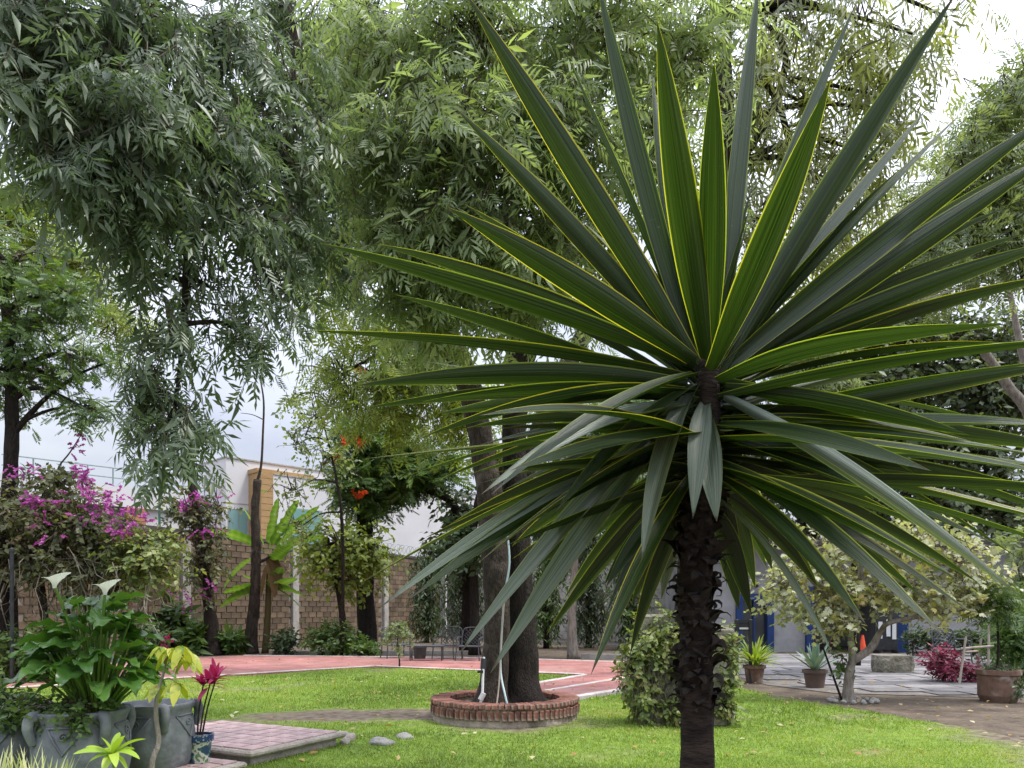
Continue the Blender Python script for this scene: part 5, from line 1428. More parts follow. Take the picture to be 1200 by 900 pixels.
tree('pale green feathery tree at the right edge with open sky above', b, [b, at(1255, 600, Y), at(1235, 450, Y), at(1200, 320, Y), at(1185, 200, Y)], [.2, .17, .14, .10, .05],
     [blob(1180, 130, Y, 45, 50, 1.2, 85), blob(1140, 190, Y, 50, 45, 1.2, 85), blob(1190, 220, Y, 45, 50, 1.2, 80), blob(1100, 240, Y, 60, 40, 1.2, 80), blob(1170, 290, Y, 60, 50, 1.2, 100), blob(1200, 80, Y, 30, 30, .8, 25), blob(1080, 300, Y, 60, 50, 1.2, 80)], T_ASH5, .42, 6, .8, .3, 'sage', 72)
# grove of dark slender trunks, right background
for i, (x, Y, lx, top, lab) in enumerate(((1005, 27, 15, 330, 'dark evergreen grove tree with slender trunk above the grey building roof'), (1065, 28, -12, 320, 'second dark evergreen of the grove behind the building'), (1120, 27, 25, 330, 'dark evergreen of the grove with a leaning pale stem'), (1180, 29, -20, 340, 'broad dark evergreen closing the grove beside the pale feathery tree'),
                                         (950, 30, 10, 330, 'dark evergreen of the grove behind the weeping tree'), (760, 32, 10, 420, 'deep green tree behind the painted wall and yucca'), (870, 31, -10, 380, 'deep green tree rising over the blue door frame'))):
    Yb = 36 if Y > 26 else Y
    b = low(x, Yb)
    tree(lab, b, [b, at(x, 650, Yb), at(x + lx * .4, 560, Yb), at(x + lx, 480, Yb), at(x + lx * 1.4, top + 60, Yb)], [.32, .28, .24, .19, .1],
         [blob(x - 10, top + 70, Yb, 55, 55, 2.0, 150), blob(x + 30, top + 130, Yb, 55, 50, 2.0, 150), blob(x - 30, top + 190, Yb, 50, 50, 2.0, 130), blob(x + 20, 600, Yb, 50, 40, 2.0, 120)], T_OVAL, .34, 11, 1.6, .2, 'grove', 80 + i,
         extra=(([at(x, 640, Yb), at(x - 22, 560, Yb), at(x - 30, 470, Yb)], [.16, .14, .08]),), name='evergreen_tree', group='dark evergreens closing the garden', twig_r=.02)
Y = 20
b = low(1240, Y)
lp = thing('leaning_tree', 'bare pale trunk leaning left through the dark grove', 'tree', b)
limb(lp, [b, at(1215, 520, Y), at(1180, 450, Y), at(1150, 408, Y)], [.16, .14, .12, .10], MAT['bark_pale'], 'trunk', 8, 6, .1)
limb(lp, [at(1215, 480, Y), at(1195, 400, Y), at(1180, 330, Y), at(1160, 290, Y)], [.1, .09, .06, .03], MAT['bark_pale'], 'branch', 8, 6, .1)
Y = 14
b = low(1004, Y + 5)
tree('pale grey green willowy sapling behind the yucca leaves', b, [b, at(1000, 640, Y + 4), at(985, 540, Y + 1), at(968, 460, Y), at(960, 400, Y)], [.09, .07, .06, .05, .02],
     [blob(955, 445, Y, 50, 48, .8, 80), blob(985, 460, Y, 30, 40, .6, 40), blob(930, 400, Y, 40, 36, .6, 36), blob(960, 350, Y, 40, 30, .6, 30)], T_SPRAY, .42, 4, .6, .8, 'sage', 91, name='sapling', twig_r=.006, r0=.03, r1=.01)

# ================================================================== fig-like tree on the right with its stake and stones
b = gd(995, 822); Y = b[1]
fig = thing('fig_tree', 'small spreading tree with pale yellowing lobed leaves beside the lawn edge', 'tree', b)
limb(fig, [b, at(994, 805, Y), at(996, 785, Y), at(999, 772, Y), at(996, 745, Y), at(985, 720, Y), at(960, 690, Y), at(930, 660, Y)], [.10, .07, .065, .06, .045, .035, .028, .016], MAT['bark_pale'], 'trunk', 10, 6, .14, flare=.6)
for lst, r in (([(999, 775), (1020, 760), (1032, 740), (1042, 730), (1080, 722), (1130, 715)], [.07, .06, .05, .045, .03, .015]), ([(996, 745), (1005, 710), (1010, 680), (1005, 640)], [.05, .035, .025, .012]), ([(1042, 730), (1050, 700), (1080, 660), (1100, 630)], [.035, .03, .02, .01]),
               ([(1070, 723), (1110, 690), (1150, 670)], [.025, .02, .01]), ([(985, 720), (950, 715), (915, 715)], [.03, .02, .01]), ([(1010, 690), (1040, 660), (1045, 620)], [.02, .015, .01])):
    limb(fig, [at(x, y, Y + (0.12 * math.sin(x))) for x, y in lst], r, MAT['bark_pale'], 'branch', 7, 5, .12)
fgb = [blob(920, 690, Y, 38, 40, .7, 67), blob(965, 660, Y, 45, 40, .8, 89), blob(1020, 640, Y, 50, 36, .9, 89), blob(1070, 640, Y, 50, 36, .9, 84), blob(1120, 660, Y, 45, 40, .8, 78), blob(1000, 690, Y, 50, 30, .8, 84), blob(1060, 690, Y, 50, 30, .8, 78),
       blob(1110, 705, Y, 50, 22, .7, 61), blob(950, 720, Y, 40, 22, .6, 49), blob(1150, 690, Y, 30, 30, .6, 35), blob(990, 735, Y - .2, 26, 20, .4, 20)]
foliage(fig, fgb, T_LOBED, .098, 7, .42, .1, MAT['fig'], 101, twig_r=.006, twigmat=MAT['bark_pale'], shell=2.0)
foliage(fig, [blob(985, 775, Y, 18, 26, .2, 12)], T_OVAL, .10, 7, .3, .3, MAT['mid'], 102, 'shoots', twig_r=.004)
lone('wooden_stake', MB().tube([gd(987, 822) , at(972, 780, Y + .1), at(962, 752, Y + .25)], [.018, .016, .012], 6), MAT['bark_dark'], 'thin dark stake leaning beside the pale fig trunk', 'stake', gd(987, 822))
def rock(c, sx, sy, sz, seed, n=10):
    v, f = [], []
    m = 8
    for i in range(m + 1):
        th = math.pi * i / m
        for k in range(n):
            ph = 2 * math.pi * k / n
            d = Vector((math.sin(th) * math.cos(ph), math.sin(th) * math.sin(ph), math.cos(th)))
            q = 1 + .35 * mnoise.noise(d * 1.4 + Vector((seed * 3.1, 0, 0))) + .14 * mnoise.noise(d * 4 + Vector((seed, 2, 0)))
            v.append((c[0] + d.x * sx * q, c[1] + d.y * sy * q, c[2] + d.z * sz * q))
    for i in range(m):
        for k in range(n):
            f.append((i * n + k, i * n + n + k, i * n + n + (k + 1) % n, i * n + (k + 1) % n))
    return MB().add(v, f)
for k in range(15):
    a = k * .43 - .3
    p = b + np.array((math.cos(a) * .34, -.12 + math.sin(a) * .26, .03))
    lone('edging_stone', rock(p, rnd.uniform(.035, .06), rnd.uniform(.03, .05), rnd.uniform(.025, .045), k), MAT['stone'], 'small pale stone in the ring at the fig tree foot', 'stone', (p[0], p[1], 0), 'stones round the fig tree', smooth=True)
for k, (x, y, w, h, lab) in enumerate(((448, 874, 17, 8, 'larger smooth pale stone lying on the grass by the tiled platform'), (474, 867, 12, 6, 'smaller rounded grey stone lying beside the larger one on the grass'))):
    p = gd(x, y)
    lone('stone', rock(p + (0, 0, .015), w * p[1] / 900 * .95, .10, h * p[1] / 900, 30 + k, 14), MAT['stone'], lab, 'stone', p, smooth=True)
# chipped rubble at the platform corner
for k in range(5):
    p = gd(406 + rnd.uniform(-6, 8), 871 + rnd.uniform(-6, 5))
    lone('rubble', rock(p + (0, 0, .03), .06, .05, .06, 50 + k), MAT['slab'], 'lump of broken concrete at the chipped corner of the tiled platform', 'rubble', p, 'rubble at the platform corner', smooth=True)

# rough stone block seat
p = gd(1051, 790)
m = MB(); L_, D_, H_ = .78, .5, .40
v, f = [], []
nn_ = 9
for z in np.linspace(0, H_, 5):
    for k in range(28):
        a = 2 * math.pi * k / 28
        q = (abs(math.cos(a)) ** 8 + abs(math.sin(a)) ** 8) ** (-1 / 8)
        jit = 1 + .09 * mnoise.noise(Vector((math.cos(a) * 3, math.sin(a) * 3, z * 9))) + (-.04 if z in (0, H_) else 0)
        v.append((p[0] + math.cos(a) * q * L_ / 2 * jit, p[1] + math.sin(a) * q * D_ / 2 * jit + .2, z))
f = [(i * 28 + k, i * 28 + (k + 1) % 28, i * 28 + 28 + (k + 1) % 28, i * 28 + 28 + k) for i in range(4) for k in range(28)] + [tuple(range(4 * 28, 5 * 28))]
lone('stone_block', m.add(v, f), MAT['stone_block'], 'rough squared stone block seat on the paved plaza', 'stone', p)

# plants in pots on the right
def pot_mesh(c, r, h, rim=1.08):
    prof = [(r * .72, 0), (r * .76, .01), (r * .93, h * .80), (r * rim, h * .82), (r * rim, h), (r * .92, h), (r * .9, h * .88)]
    return MB().lathe(prof, c, 24, wob=.01)
p = gd(955, 806)
ag = thing('potted_agave', 'blue green agave in a brown pot at the plaza edge', 'agave', p)
part('pot', pot_mesh(p, .205, .33), MAT['pot_brown'], ag, smooth=False)
part('soil', MB().lathe([(.18, .27), (.18, .295), (.02, .30)], p, 16), MAT['soil'], ag)
for k in range(22):
    t = k / 22; az = k * 2.4; el = R(82 - 62 * t)
    d = np.array((math.cos(az) * math.cos(el), math.sin(az) * math.cos(el), math.sin(el)))
    bp = p + np.array((0, 0, .31)) + d * np.array((1, 1, 0)) * .03
    v, f, uv = leaf_blade(bp, bp + d * rnd.uniform(.48, .62), .085, .03, R(rnd.uniform(-8, 8)), 0, .5, nseg=8)
    part('leaf', MB().add(v, f, rnd.random()), MAT['agave'], ag, smooth=True)
p = gd(884, 800)
sp_ = thing('potted_spider_plant', 'yellow green spider plant fountaining from a terracotta pot', 'plant', p)
part('pot', pot_mesh(p, .20, .34), MAT['terracotta'], sp_)
part('soil', MB().lathe([(.17, .28), (.17, .30), (.02, .31)], p, 16), MAT['soil'], sp_)
for k in range(150):
    az = rnd.uniform(0, 6.28); el = rnd.uniform(-.35, 1.35)
    d = np.array((math.cos(az) * math.cos(el), math.sin(az) * math.cos(el), math.sin(el)))
    bp = p + np.array((d[0] * .08, d[1] * .08, .31 + rnd.uniform(0, .12)))
    v, f, uv = leaf_blade(bp, bp + d * rnd.uniform(.32, .52) + np.array((0, 0, .06)), .036, .22, R(rnd.uniform(-20, 20)), 0, .3, nseg=6)
    part('leaf', MB().add(v, f, rnd.random()), MAT['spider'], sp_, smooth=True)
# dark sign stand
p = gd(871, 800.5)
sg = thing('sign_stand', 'dark metal sign stand of two posts with a small white label', 'sign', p)
for k in (-1, 1):
    part('post', MB().box(p + np.array((k * .135, -.02, .61)), (.065, .05, 1.22), bev=.006), MAT['dark_metal'], sg)
part('header', MB().box(p + np.array((0, -.02, 1.195)), (.20, .044, .05)), MAT['dark_metal'], sg)
part('panel', MB().box(p + np.array((0, -.01, 1.08)), (.203, .02, .16)), MAT['dark_metal'], sg)
part('label', MB().box(p + np.array((.005, -.026, 1.05)), (.17, .008, .035)), MAT['white_plastic'], sg)

# ivy-covered pedestal
p = np.array((gd(790, 853)[0], gd(790, 853)[1] + .25, 0)); Y = p[1]
ped = thing('ivy_pedestal', 'ivy smothered stone pedestal standing on the lawn behind the yucca trunk', 'pedestal', p)
xl, xr = (765 - 600) * Y / 900, (846 - 600) * Y / 900
part('plinth', MB().box(((xl + xr) / 2, Y, .42), (xr - xl, .46, .84), bev=.03), MAT['stone_block'], ped)
part('upright', MB().box((xl - .02, Y, .68), (.34, .40, 1.34), bev=.03), MAT['stone_block'], ped)
part('upright', MB().box((xr, Y, .6), (.2, .36, 1.18), bev=.03), MAT['stone_block'], ped)
foliage(ped, [blob(752, 790, Y - .12, 26, 66, .36, 300), blob(772, 745, Y - .1, 26, 34, .34, 150), blob(796, 830, Y - .3, 34, 26, .16, 60), blob(800, 775, Y - .25, 24, 14, .22, 50), blob(848, 780, Y - .05, 14, 50, .26, 120), blob(848, 748, Y, 14, 14, .25, 60), blob(850, 822, Y - .2, 13, 28, .14, 60)],
        T_OVAL, .075, 10, .22, .35, MAT['ivy'], 111, 'ivy', twig_r=.004, floor=.02)
tg = MB(); r_ = np.random.default_rng(9)
for k in range(60):
    x0 = r_.uniform(738, 810); p0 = at(x0, r_.uniform(740, 800), Y - .30)
    tg.tube([p0, p0 + np.array((r_.normal(0, .04), -.03, -.2)), p0 + np.array((r_.normal(0, .07), -.02, -.42))], [.006, .005, .003], 3, cap=False)
part('ivy_stems', tg, MAT['bark_pale'], ped)

# burgundy bush, stake frame, ivy pot, hedge, chair, cones
shrub('burgundy leaved bush beside the wooden stake frame', 1106, 800, 40, 42, .32, T_LANCE, .13, 9, 'burgundy', 130, 121, tlen=.28)
shrub('small burgundy bush growing inside the wooden stake frame', 1138, 801, 26, 24, .22, T_LANCE, .11, 9, 'burgundy', 55, 122, tlen=.2)
p = gd(1142, 803)
Y = p[1]
sf = thing('stake_frame', 'frame of weathered wooden stakes around a young plant', 'frame', p)
for (x0, y0, x1, y1, dy) in ((1124, 803, 1132, 746, 0), (1143, 803, 1150, 748, .5), (1158, 790, 1159, 732, .2)):
    a_ = at(x0, y0, Y + dy); a_[2] = 0
    part('stake', MB().tube([a_, at(x1, y1, Y + dy)], [.022, .02], 6), MAT['stake'], sf)
part('crossbar', MB().tube([at(1126, 760, Y), at(1164, 757, Y + .2)], .02, 6), MAT['stake'], sf)
part('crossbar', MB().tube([at(1128, 764, Y), at(1148, 763, Y + .5)], .018, 6), MAT['stake'], sf)
p = gd(1170, 822); Y = p[1]
ip = thing('ivy_planter', 'large terracotta planter half covered with ivy at the path edge', 'planter', p)
part('pot', MB().lathe([(.24, 0), (.28, .1), (.285, .40), (.31, .42), (.31, .49), (.26, .49), (.25, .42)], p, 24, wob=.02), MAT['terracotta'], ip)
part('soil', MB().lathe([(.25, .40), (.24, .44), (.02, .45)], p, 16), MAT['soil'], ip)
foliage(ip, [(p + np.array((.12, -.2, .22)), np.array((.22, .14, .22)), 70), (p + np.array((0, 0, .50)), np.array((.28, .25, .06)), 40)], T_OVAL, .05, 9, .14, .3, MAT['deep'], 123, 'ivy', twig_r=.003, floor=.02)
limb(ip, [p + np.array((-.02, 0, .45)), p + np.array((0, 0, .9)), p + np.array((-.03, 0, 1.35))], [.02, .018, .012], MAT['bark_dark'], 'stem', 6, 4)
foliage(ip, [(p + np.array((-.05, 0, 1.55)), np.array((.36, .3, .28)), 60)], T_ASH5, .22, 6, .3, .3, MAT['mid'], 124, 'foliage', twig_r=.004)
for i, (x, y, w, h, m_, lab) in enumerate(((1195, 800, 60, 95, 'mid', 'arching green fern like bush at the right of the ivy planter'), (1205, 780, 70, 190, 'sage', 'tall soft green leafy shrub rising behind the ivy planter'))):
    shrub(lab, x, y, w, h, .6, T_FEATHER, .32, 6, m_, 120, 125 + i, tlen=.5, droop=.3)
p0, p1 = at(1062, 765, 23), at(1160, 765, 23)
hg = thing('clipped_hedge', 'low clipped dark hedge along the foot of the grey building', 'hedge', np.array((p0[0], 23, 0)))
for k in range(6):
    limb(hg, [np.array((p0[0] + .2 + k * .45, 23, 0)), np.array((p0[0] + .2 + k * .45, 23, .5))], [.03, .015], MAT['twig'], 'stem', 5, 2)
foliage(hg, [(np.array((p0[0] + .15 + k * .31, 23, .48)), np.array((.30, .35, .42)), 40) for k in range(9)], T_OVAL, .10, 10, .22, .0, MAT['deep'], 131, 'foliage', twig_r=.004, floor=.03)
def cone(label, p, h):
    c = thing('traffic_cone', label, 'cone', p)
    part('base', MB().box(p + np.array((0, 0, .02)), (h * .55, h * .55, .04), bev=.01), MAT['orange'], c)
    part('body', MB().lathe([(h * .21, .035), (h * .05, h), (h * .03, h)], p, 16), MAT['orange'], c)
    part('band', MB().lathe([(h * .152, h * .42), (h * .113, h * .62), (h * .108, h * .62)], p, 16), MAT['orange'], c)
cone('bright orange traffic cone in front of the dark notice board', np.array((X(1011, 24), 24, 0)), .62)
cone('orange traffic cone farther back in the passage', np.array((X(977, 31), 31, 0)), .62)

# cast metal garden chairs with lattice backs, a table and a bin
def garden_chair(label, p, rz, w=.56, group=None, name='garden_chair'):
    c = thing(name, label, 'chair', p, group)
    c.rotation_euler = (0, 0, rz)
    B = np.asarray(p, float)
    def q(*a): return B + np.array(a, float)
    h = w / 2
    part('seat', MB().box(q(0, 0, .43), (w, .50, .03), bev=.008), MAT['cast_metal'], c)
    for sx in (-1, 1):
        part('leg', MB().tube([q(sx * h, -.24, .62), q(sx * h, -.25, .3), q(sx * (h + .03), -.27, 0)], .016, 6), MAT['cast_metal'], c)
        part('leg', MB().tube([q(sx * h, .24, .45), q(sx * h, .27, .2), q(sx * (h + .03), .33, 0)], .016, 6), MAT['cast_metal'], c)
        part('armrest', MB().tube([q(sx * h, .26, .66), q(sx * (h + .02), 0, .67), q(sx * h, -.24, .62)], .018, 6), MAT['cast_metal'], c)
    bk_ = part('back_frame', MB().tube(curve([q(-h, .25, .42), q(-h, .32, .75), q(-h * .8, .345, .90), q(0, .35, .93), q(h * .8, .345, .90), q(h, .32, .75), q(h, .25, .42)], 4), .016, 6), MAT['cast_metal'], c)
    lat = MB()
    n_ = 6
    for k in range(-n_, n_ + 1):
        x0 = k * w / n_
        for sg_ in (-1, 1):
            pts = []
            for t in np.linspace(0, 1, 9):
                x = x0 + sg_ * (t - .5) * .46; z = .46 + t * .42
                if abs(x) < h * (1 if z < .76 else .86): pts.append(q(x, .26 + .085 * t, z))
            if len(pts) > 1: lat.bar(pts[0], pts[-1], .016, .012)
    part('lattice', lat, MAT['cast_metal'], bk_)
    return c
garden_chair('dark lattice back garden chair next to the low table', gd(524, 774), R(-22), .62, 'lattice chairs on the path')
garden_chair('dark lattice back garden chair nearest the twin trunked tree', gd(551, 776), R(-14), .62, 'lattice chairs on the path')
garden_chair('dark garden chair with arms left of the low table', gd(464, 773), R(28), .66, 'lattice chairs on the path')
garden_chair('dark lattice garden chair standing before the clipped hedge', np.array((X(1116, 18.5), 18.5, .03)), R(10), .60, 'lattice chairs on the plaza')
p = gd(500, 776)
tb = thing('garden_table', 'low dark metal garden table beside the lattice chairs', 'table', p)
part('table_top', MB().box(p + np.array((0, 0, .44)), (.95, .5, .035), R(-8), bev=.008), MAT['cast_metal'], tb)
for sx in (-.42, .42):
    for sy in (-.2, .2):
        part('leg', MB().box(p + np.array((sx, sy, .21)), (.03, .03, .425)), MAT['cast_metal'], tb)
p = gd(492, 774)
bn_ = thing('waste_bin', 'dark square bin standing under the garden table', 'bin', p)
part('body', MB().lathe([(.15, .02), (.19, .36), (.175, .36), (.14, .06)], p, 4), MAT['roof'], bn_)
part('rim', MB().lathe([(.185, .36), (.20, .36), (.20, .385), (.175, .385)], p, 4), MAT['cast_metal'], bn_)
# young sapling at the far corner of the lawn
b = gd(468, 784); Y = b[1]
tree('young sapling with pale leaves at the far lawn corner', b, [b, at(468, 770, Y), at(466, 750, Y), at(468, 732, Y)], [.022, .018, .015, .008],
     [blob(468, 735, Y, 17, 10, .3, 24), blob(478, 742, Y, 12, 6, .25, 12), blob(458, 745, Y, 10, 8, .2, 10), blob(466, 760, Y, 7, 5, .15, 5)], T_OVAL, .11, 7, .3, .2, 'sage', 141, name='sapling', twig_r=.005, r0=.012, r1=.005)

# ================================================================== grey cauldron pots with calla lilies
def cauldron(label, c, r, h, face):
    t_ = thing('cauldron_pot', label, 'pot', c, 'grey clay cauldron pots')
    prof = [(r * .50, 0), (r * .70, h * .05), (r * .92, h * .22), (r, h * .42), (r * .99, h * .60), (r * .93, h * .78), (r * .88, h * .86), (r * .93, h * .93), (r * .98, h * .98), (r * .96, h), (r * .84, h), (r * .80, h * .90)]
    part('body', MB().lathe(prof, c, 40, wob=.02), MAT['pot_grey'], t_, smooth=True)
    part('soil', MB().lathe([(r * .83, h * .86), (r * .82, h * .92), (.02, h * .95)], c, 20), MAT['soil'], t_)
    for k in range(4):                                    # lug handles under the rim
        a = face + k * math.pi / 2 + math.pi / 4
        e = np.array((math.cos(a), math.sin(a), 0))
        pts = curve([c + e * r * .90 + (0, 0, h * .96), c + e * r * 1.05 + (0, 0, h * .95), c + e * r * 1.10 + (0, 0, h * .84), c + e * r * 1.03 + (0, 0, h * .72), c + e * r * .98 + (0, 0, h * .66)], 4)
        part('lug', MB().tube(pts, [.035 * 1.2] * 3 + list(np.linspace(.042, .03, len(pts) - 3)), 8), MAT['pot_grey'], t_, smooth=True)
    for k in range(4):                                    # pressed triangle ornament with a spiral
        a0 = face + k * math.pi / 2
        def sp(u, z, o=.006):
            a = a0 + u
            rr = np.interp(z / h, [q[1] / h for q in prof[:9]], [q[0] for q in prof[:9]]) + o
            return c + np.array((math.cos(a) * rr, math.sin(a) * rr, z))
        tri = [sp(-.42, h * .84), sp(-.2, h * .70), sp(0, h * .56), sp(.2, h * .70), sp(.42, h * .84), sp(.2, h * .845), sp(0, h * .85), sp(-.2, h * .845), sp(-.42, h * .84)]
        orn = MB().tube(np.array(tri), .009, 5)
        spi = [sp(.12 * (1 - t) * math.cos(t * 11), h * (.75 + .055 * (1 - t) * math.sin(t * 11))) for t in np.linspace(0, .85, 26)]
        orn.tube(np.array(spi), .007, 5)
        part('ornament', orn, MAT['pot_grey'], t_, smooth=True)
    return t_
p3 = at(184, 850, 6.5); p3[2] = 0
p2 = at(96, 850, 5.75); p2[2] = 0
p1 = at(8, 850, 6.05); p1[2] = 0
cauldron('grey clay cauldron pot standing next to the tiled platform', p3, .305, .62, R(-100))
cauldron('grey clay cauldron pot filled with calla lilies', p2, .335, .66, R(-82))
cauldron('grey clay cauldron pot beside the calla pot, away from the platform', p1, .34, .64, R(-70))

cb = p2 + np.array((.08, .05, .60))
cal = thing('calla_lily', 'clump of calla lilies with big glossy leaves and two white flowers', 'calla lily', cb)
def calla_leaf(bp, tip_base, d, L, w, seed):
    """petiole from bp to tip_base, then an arrow-shaped blade with a ruffled edge along d"""
    r_ = random.Random(seed)
    v, f = [], []
    d = nrm(d); sdv = nrm(np.cross(d, (0, 0, 1.0)) + 1e-6)
    q = Quaternion(Vector(d), r_.uniform(-.5, .5)); sdv = np.array(q @ Vector(sdv)); nn = np.cross(sdv, d); nn = nn if nn[2] > 0 else -nn
    ns = 12
    for i in range(ns + 1):
        t = i / ns
        # lobes behind the stalk, broad shoulders, pointed tip
        wd = w / 2 * (math.sin(math.pi * min(1, (t + .10) / 1.1) ** .62) ** .8) if t < 1 else 0
        ctr = tip_base + d * L * (t - .16) + np.array((0, 0, -.30 * L * t * t))
        for j, u in enumerate((-1, -.5, 0, .5, 1)):
            back = -.18 * L * abs(u) * max(0, 1 - t * 3.5)
            ruf = .10 * w * math.sin(t * 15 + seed + (2 if u > 0 else 0)) * (abs(u) ** 2)
            v.append(ctr + sdv * u * wd + d * back + nn * (abs(u) * wd * .38 + ruf))
    for i in range(ns):
        for j in range(4):
            f.append((i * 5 + j, i * 5 + j + 1, i * 5 + 6 + j, i * 5 + 5 + j))
    return np.array(v), f
r_ = random.Random(5)
for k in range(105):
    t = (k + .5) / 105
    az = k * 2.39996
    ht = .84 - .56 * t + r_.uniform(-.16, .10)
    rad = .06 + .36 * math.sqrt(t) + r_.uniform(-.04, .04)
    e = np.array((math.cos(az), math.sin(az) * .85, 0))
    bp = cb + e * .10 * math.sqrt(t) * 1.3
    tb_ = cb + e * rad + np.array((0, 0, ht))
    d = nrm(e * 1.0 + np.array((r_.uniform(-.5, .5), r_.uniform(-.5, .5), r_.uniform(.0, 1.1) * (1 - t) - .1)))
    L = r_.uniform(.17, .29)
    v, f = calla_leaf(bp, tb_, d, L, L * r_.uniform(.60, .75), k)
    lf = part('leaf', MB().add(v, f, r_.random()), MAT['calla'], cal, smooth=True)
    mid_ = (bp * .5 + tb_ * .5) - e * rad * .12
    part('petiole', MB().tube(curve([bp, mid_, tb_], 4), [.012] * 3 + [.009] * 3 + [.006] * 3, 5, r_.random()), MAT['calla_stem'], lf, smooth=True)
for (x, y, Yf) in ((64, 682, 5.5), (123, 690, 5.6)):
    top = at(x, y, Yf)
    fl_ = part('stem', MB().tube(curve([cb + (0, 0, 0), (cb + top) / 2 + (0, 0, .05), top - (0, 0, .02)], 5), .010, 6), MAT['calla_stem'], cal, smooth=True)
    v, f = [], []
    nk, nr = 20, 9
    for i in range(nr):
        t = i / (nr - 1)
        for k in range(nk):
            a = 2 * math.pi * k / nk
            rr = .012 + .066 * t ** 2.2 * (1 + .35 * max(0, math.cos(a)) ** 3)
            z = -.045 + .10 * t + (.015 * max(0, math.cos(a)) if t > .8 else 0) - (.025 * t ** 6 * (1 - max(0, math.cos(a))))
            v.append(top + np.array((math.cos(a) * rr * 1.1, math.sin(a) * rr, z)))
    f = [(i * nk + k, i * nk + (k + 1) % nk, i * nk + nk + (k + 1) % nk, i * nk + nk + k) for i in range(nr - 1) for k in range(nk)]
    part('spathe', MB().add(v, f, .6), MAT['calla_white'], fl_, smooth=True)
    part('spadix', MB().tube([top + (0, 0, -.02), top + (0, 0, .05)], [.007, .005], 6), MAT['yellowleaf'], fl_, smooth=True)
# trailing plants over the rims
for i, (c, rr, n, lab) in enumerate(((p2 + np.array((-.05, -.12, .68)), (.36, .26, .10), 120, 'small leaved trailing plant spilling over the calla pot rim'), (p1 + np.array((.08, -.1, .68)), (.34, .25, .13), 110, 'small leaved trailing plant filling the pot away from the platform'))):
    tr2 = thing('trailing_plant', lab, 'plant', c - np.array((0, 0, .08)))
    limb(tr2, [c - (0, 0, .08), c + (.05, 0, .02), c + (.15, -.08, .06)], [.008, .006, .004], MAT['calla_stem'], 'stem', 5, 3)
    foliage(tr2, [(c, np.array(rr), n), (c + np.array((.16, -.16, -.06)), np.array((.14, .08, .10)), 36)], T_OVAL, .052, 8, .16, .25, MAT['limeleaf' if i == 5 else 'mid'], 151 + i, 'foliage', twig_r=.003)
# arching bare stems by the third pot
for k, (x0, y0, x1, y1, x2, y2) in enumerate(((150, 815, 120, 795, 60, 786), (150, 822, 165, 790, 195, 792), (140, 820, 160, 800, 150, 785))):
    pass

# yellow-leaved plant: crooked pale stem with drooping whorls
b = low(176, 5.35)
yp = thing('yellow_plant', 'spindly plant with drooping yellow leaves before the grey pot', 'plant', b)
st = [b, at(178, 895, 5.35), at(186, 870, 5.4), at(183, 840, 5.4), at(184, 815, 5.4), at(190, 795, 5.4), at(196, 772, 5.4)]
limb(yp, st, [.022, .02, .018, .017, .014, .010, .006], MAT['bark_pale'], 'stem', 8, 6, .08)
def oblong(base, tip, w, sag, roll, tint, mat, parent, nm='leaf'):
    v, f, uv = leaf_blade(base, tip, w, sag, roll, rnd.uniform(-.4, .4), .2, nseg=8)
    v = v.reshape(-1, 5, 3); c = v[:, 2:3].copy()
    for i in range(9):
        t = i / 8
        k_ = (math.sin(math.pi * (t ** .8)) ** .7 + .06) / max(.05, (.50 + .50 * math.sin(min(t / .42, 1) * math.pi / 2) ** 1.2) if t < .42 else max(1 - ((t - .42) / .58) ** 2.1, .05))
        v[i] = c[i] + (v[i] - c[i]) * min(k_, 3)
    return part(nm, MB().add(v.reshape(-1, 3), f, tint), MAT[mat], parent, smooth=True)
for (x, y, x0, y0) in ((187, 758, 193, 778), (214, 757, 196, 772), (200, 760, 196, 772), (186, 802, 185, 815), (207, 800, 190, 797), (222, 766, 196, 775)):
    hub = at(x, y, 5.36 + rnd.uniform(-.08, .08))
    br_ = limb(yp, [at(x0, y0, 5.4), (at(x0, y0, 5.4) + hub) / 2 + np.array((0, 0, .02)), hub], [.006, .005, .004], MAT['calla_stem'], 'stalk', 5, 4)
    n_ = rnd.randint(4, 6)
    for k in range(n_):
        az = 2 * math.pi * (k + rnd.uniform(-.25, .25)) / n_
        L = rnd.uniform(.15, .22)
        tip = hub + np.array((math.cos(az) * L * .55, math.sin(az) * L * .5, -L * rnd.uniform(.5, .95)))
        oblong(hub, tip, .062, .22, R(rnd.uniform(-25, 25)), rnd.random(), 'yellowleaf', yp)
# small lime plant at the front
b = low(132, 4.85)
b2 = at(132, 884, 4.85)
lp2 = thing('lime_plant', 'small bright lime leaved plant in front of the calla pot', 'plant', b)
limb(lp2, [b, (b + b2) / 2 + (.02, 0, 0), b2], [.012, .010, .007], MAT['calla_stem'], 'stem', 6, 5)
for (x, y, dy) in ((85, 884, -.05), (100, 876, -.15), (118, 864, 0), (146, 862, -.05), (172, 866, .05), (164, 890, -.15), (150, 905, -.15), (120, 905, -.12), (104, 893, -.1), (136, 900, -.25), (158, 878, .12), (112, 882, .15), (140, 858, .1)):
    oblong(b2, at(x, y, 4.85 + dy), .055, .22, R(rnd.uniform(-25, 25)), rnd.random(), 'limeleaf', lp2)
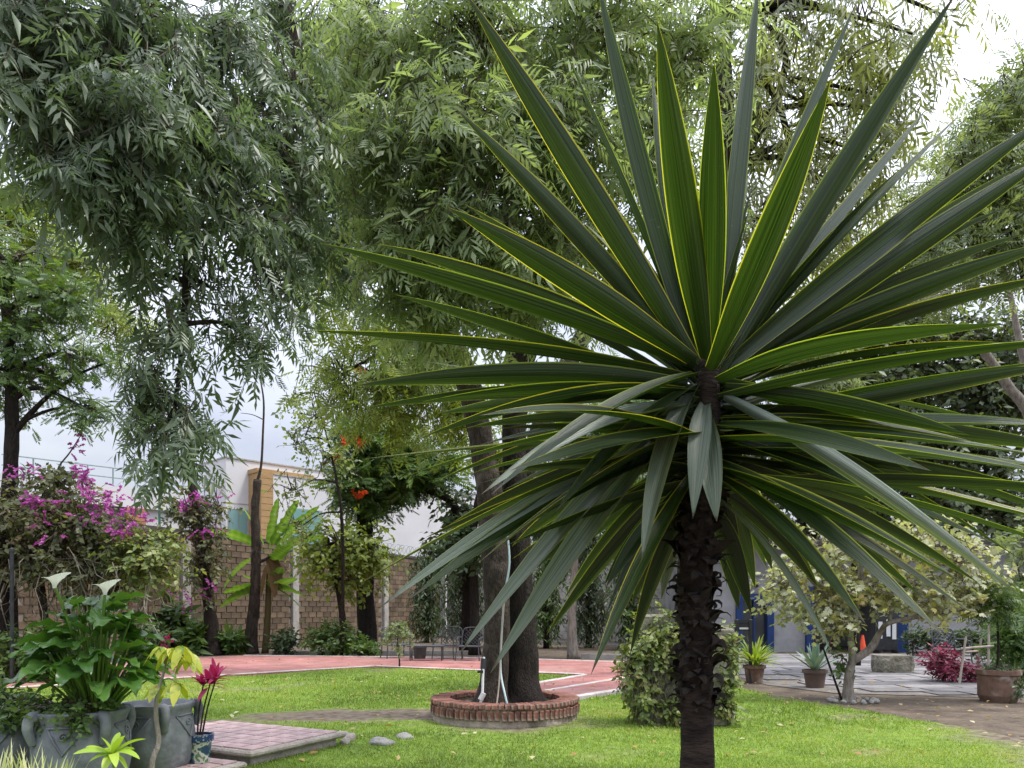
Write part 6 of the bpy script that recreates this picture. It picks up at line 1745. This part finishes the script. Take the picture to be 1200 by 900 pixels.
# variegated grass tuft
b = low(18, 4.6)
vg = thing('variegated_grass', 'tuft of pale striped grass in front of the grey pots', 'grass', b)
for k in range(120):
    az = rnd.uniform(0, 6.28); bp = b + np.array((rnd.uniform(-.28, .26), rnd.uniform(-.12, .12), .1))
    tip = bp + np.array((math.cos(az) * rnd.uniform(.05, .22), math.sin(az) * .15, rnd.uniform(.30, .50)))
    v, f, uv = leaf_blade(bp, tip, .014, .15, 0, 0, .2, nseg=5)
    part('blade', MB().add(v, f, rnd.random()), MAT['variegated'], vg, smooth=True)
part('clump', MB().lathe([(.30, 0), (.26, .08), (.1, .13), (.01, .14)], b, 16, wob=.1), MAT['soil'], vg)

# painted flowerpot with crimson leaves
p = at(233, 888, 6.6); p = np.array((p[0], p[1], .092))
tp2 = thing('painted_flowerpot', 'small blue and white painted flowerpot on the tiled step', 'flowerpot', p)
part('pot', MB().lathe([(.082, 0), (.086, .008), (.105, .185), (.122, .187), (.125, .245), (.108, .245), (.10, .19)], p, 28), MAT['talavera'], tp2, smooth=False)
part('soil', MB().lathe([(.10, .19), (.10, .225), (.01, .235)], p, 14), MAT['stone'], tp2)
rp_ = thing('crimson_plant', 'plant with crimson spiky leaf heads on bare stems in the painted flowerpot', 'plant', p + np.array((0, 0, .2)))
for (x, y, n_, bx) in ((253, 796, 16, 238), (246, 802, 12, 235), (238, 804, 8, 232)):
    hub = at(x, y, 6.6)
    sb_ = p + np.array(((bx - 234) * .006, 0, .21))
    limb(rp_, [sb_, (sb_ + hub) / 2 + np.array((-.012, 0, 0)), hub], [.008, .007, .006], MAT['bark'], 'stem', 6, 5)
    for k in range(n_):
        az = k * 2.4; el = rnd.uniform(-.2, 1.3)
        d = np.array((math.cos(az) * math.cos(el), math.sin(az) * math.cos(el), math.sin(el)))
        oblong(hub, hub + d * rnd.uniform(.13, .23), .042, .14, R(rnd.uniform(-20, 20)), rnd.random() * .8, 'crimson', rp_)
hub = at(243, 806, 6.6)
oblong(hub, at(222, 795, 6.5), .03, .02, 0, 1, 'crimson', rp_)
oblong(hub, at(232, 822, 6.5), .05, .12, 0, .3, 'crimson', rp_)
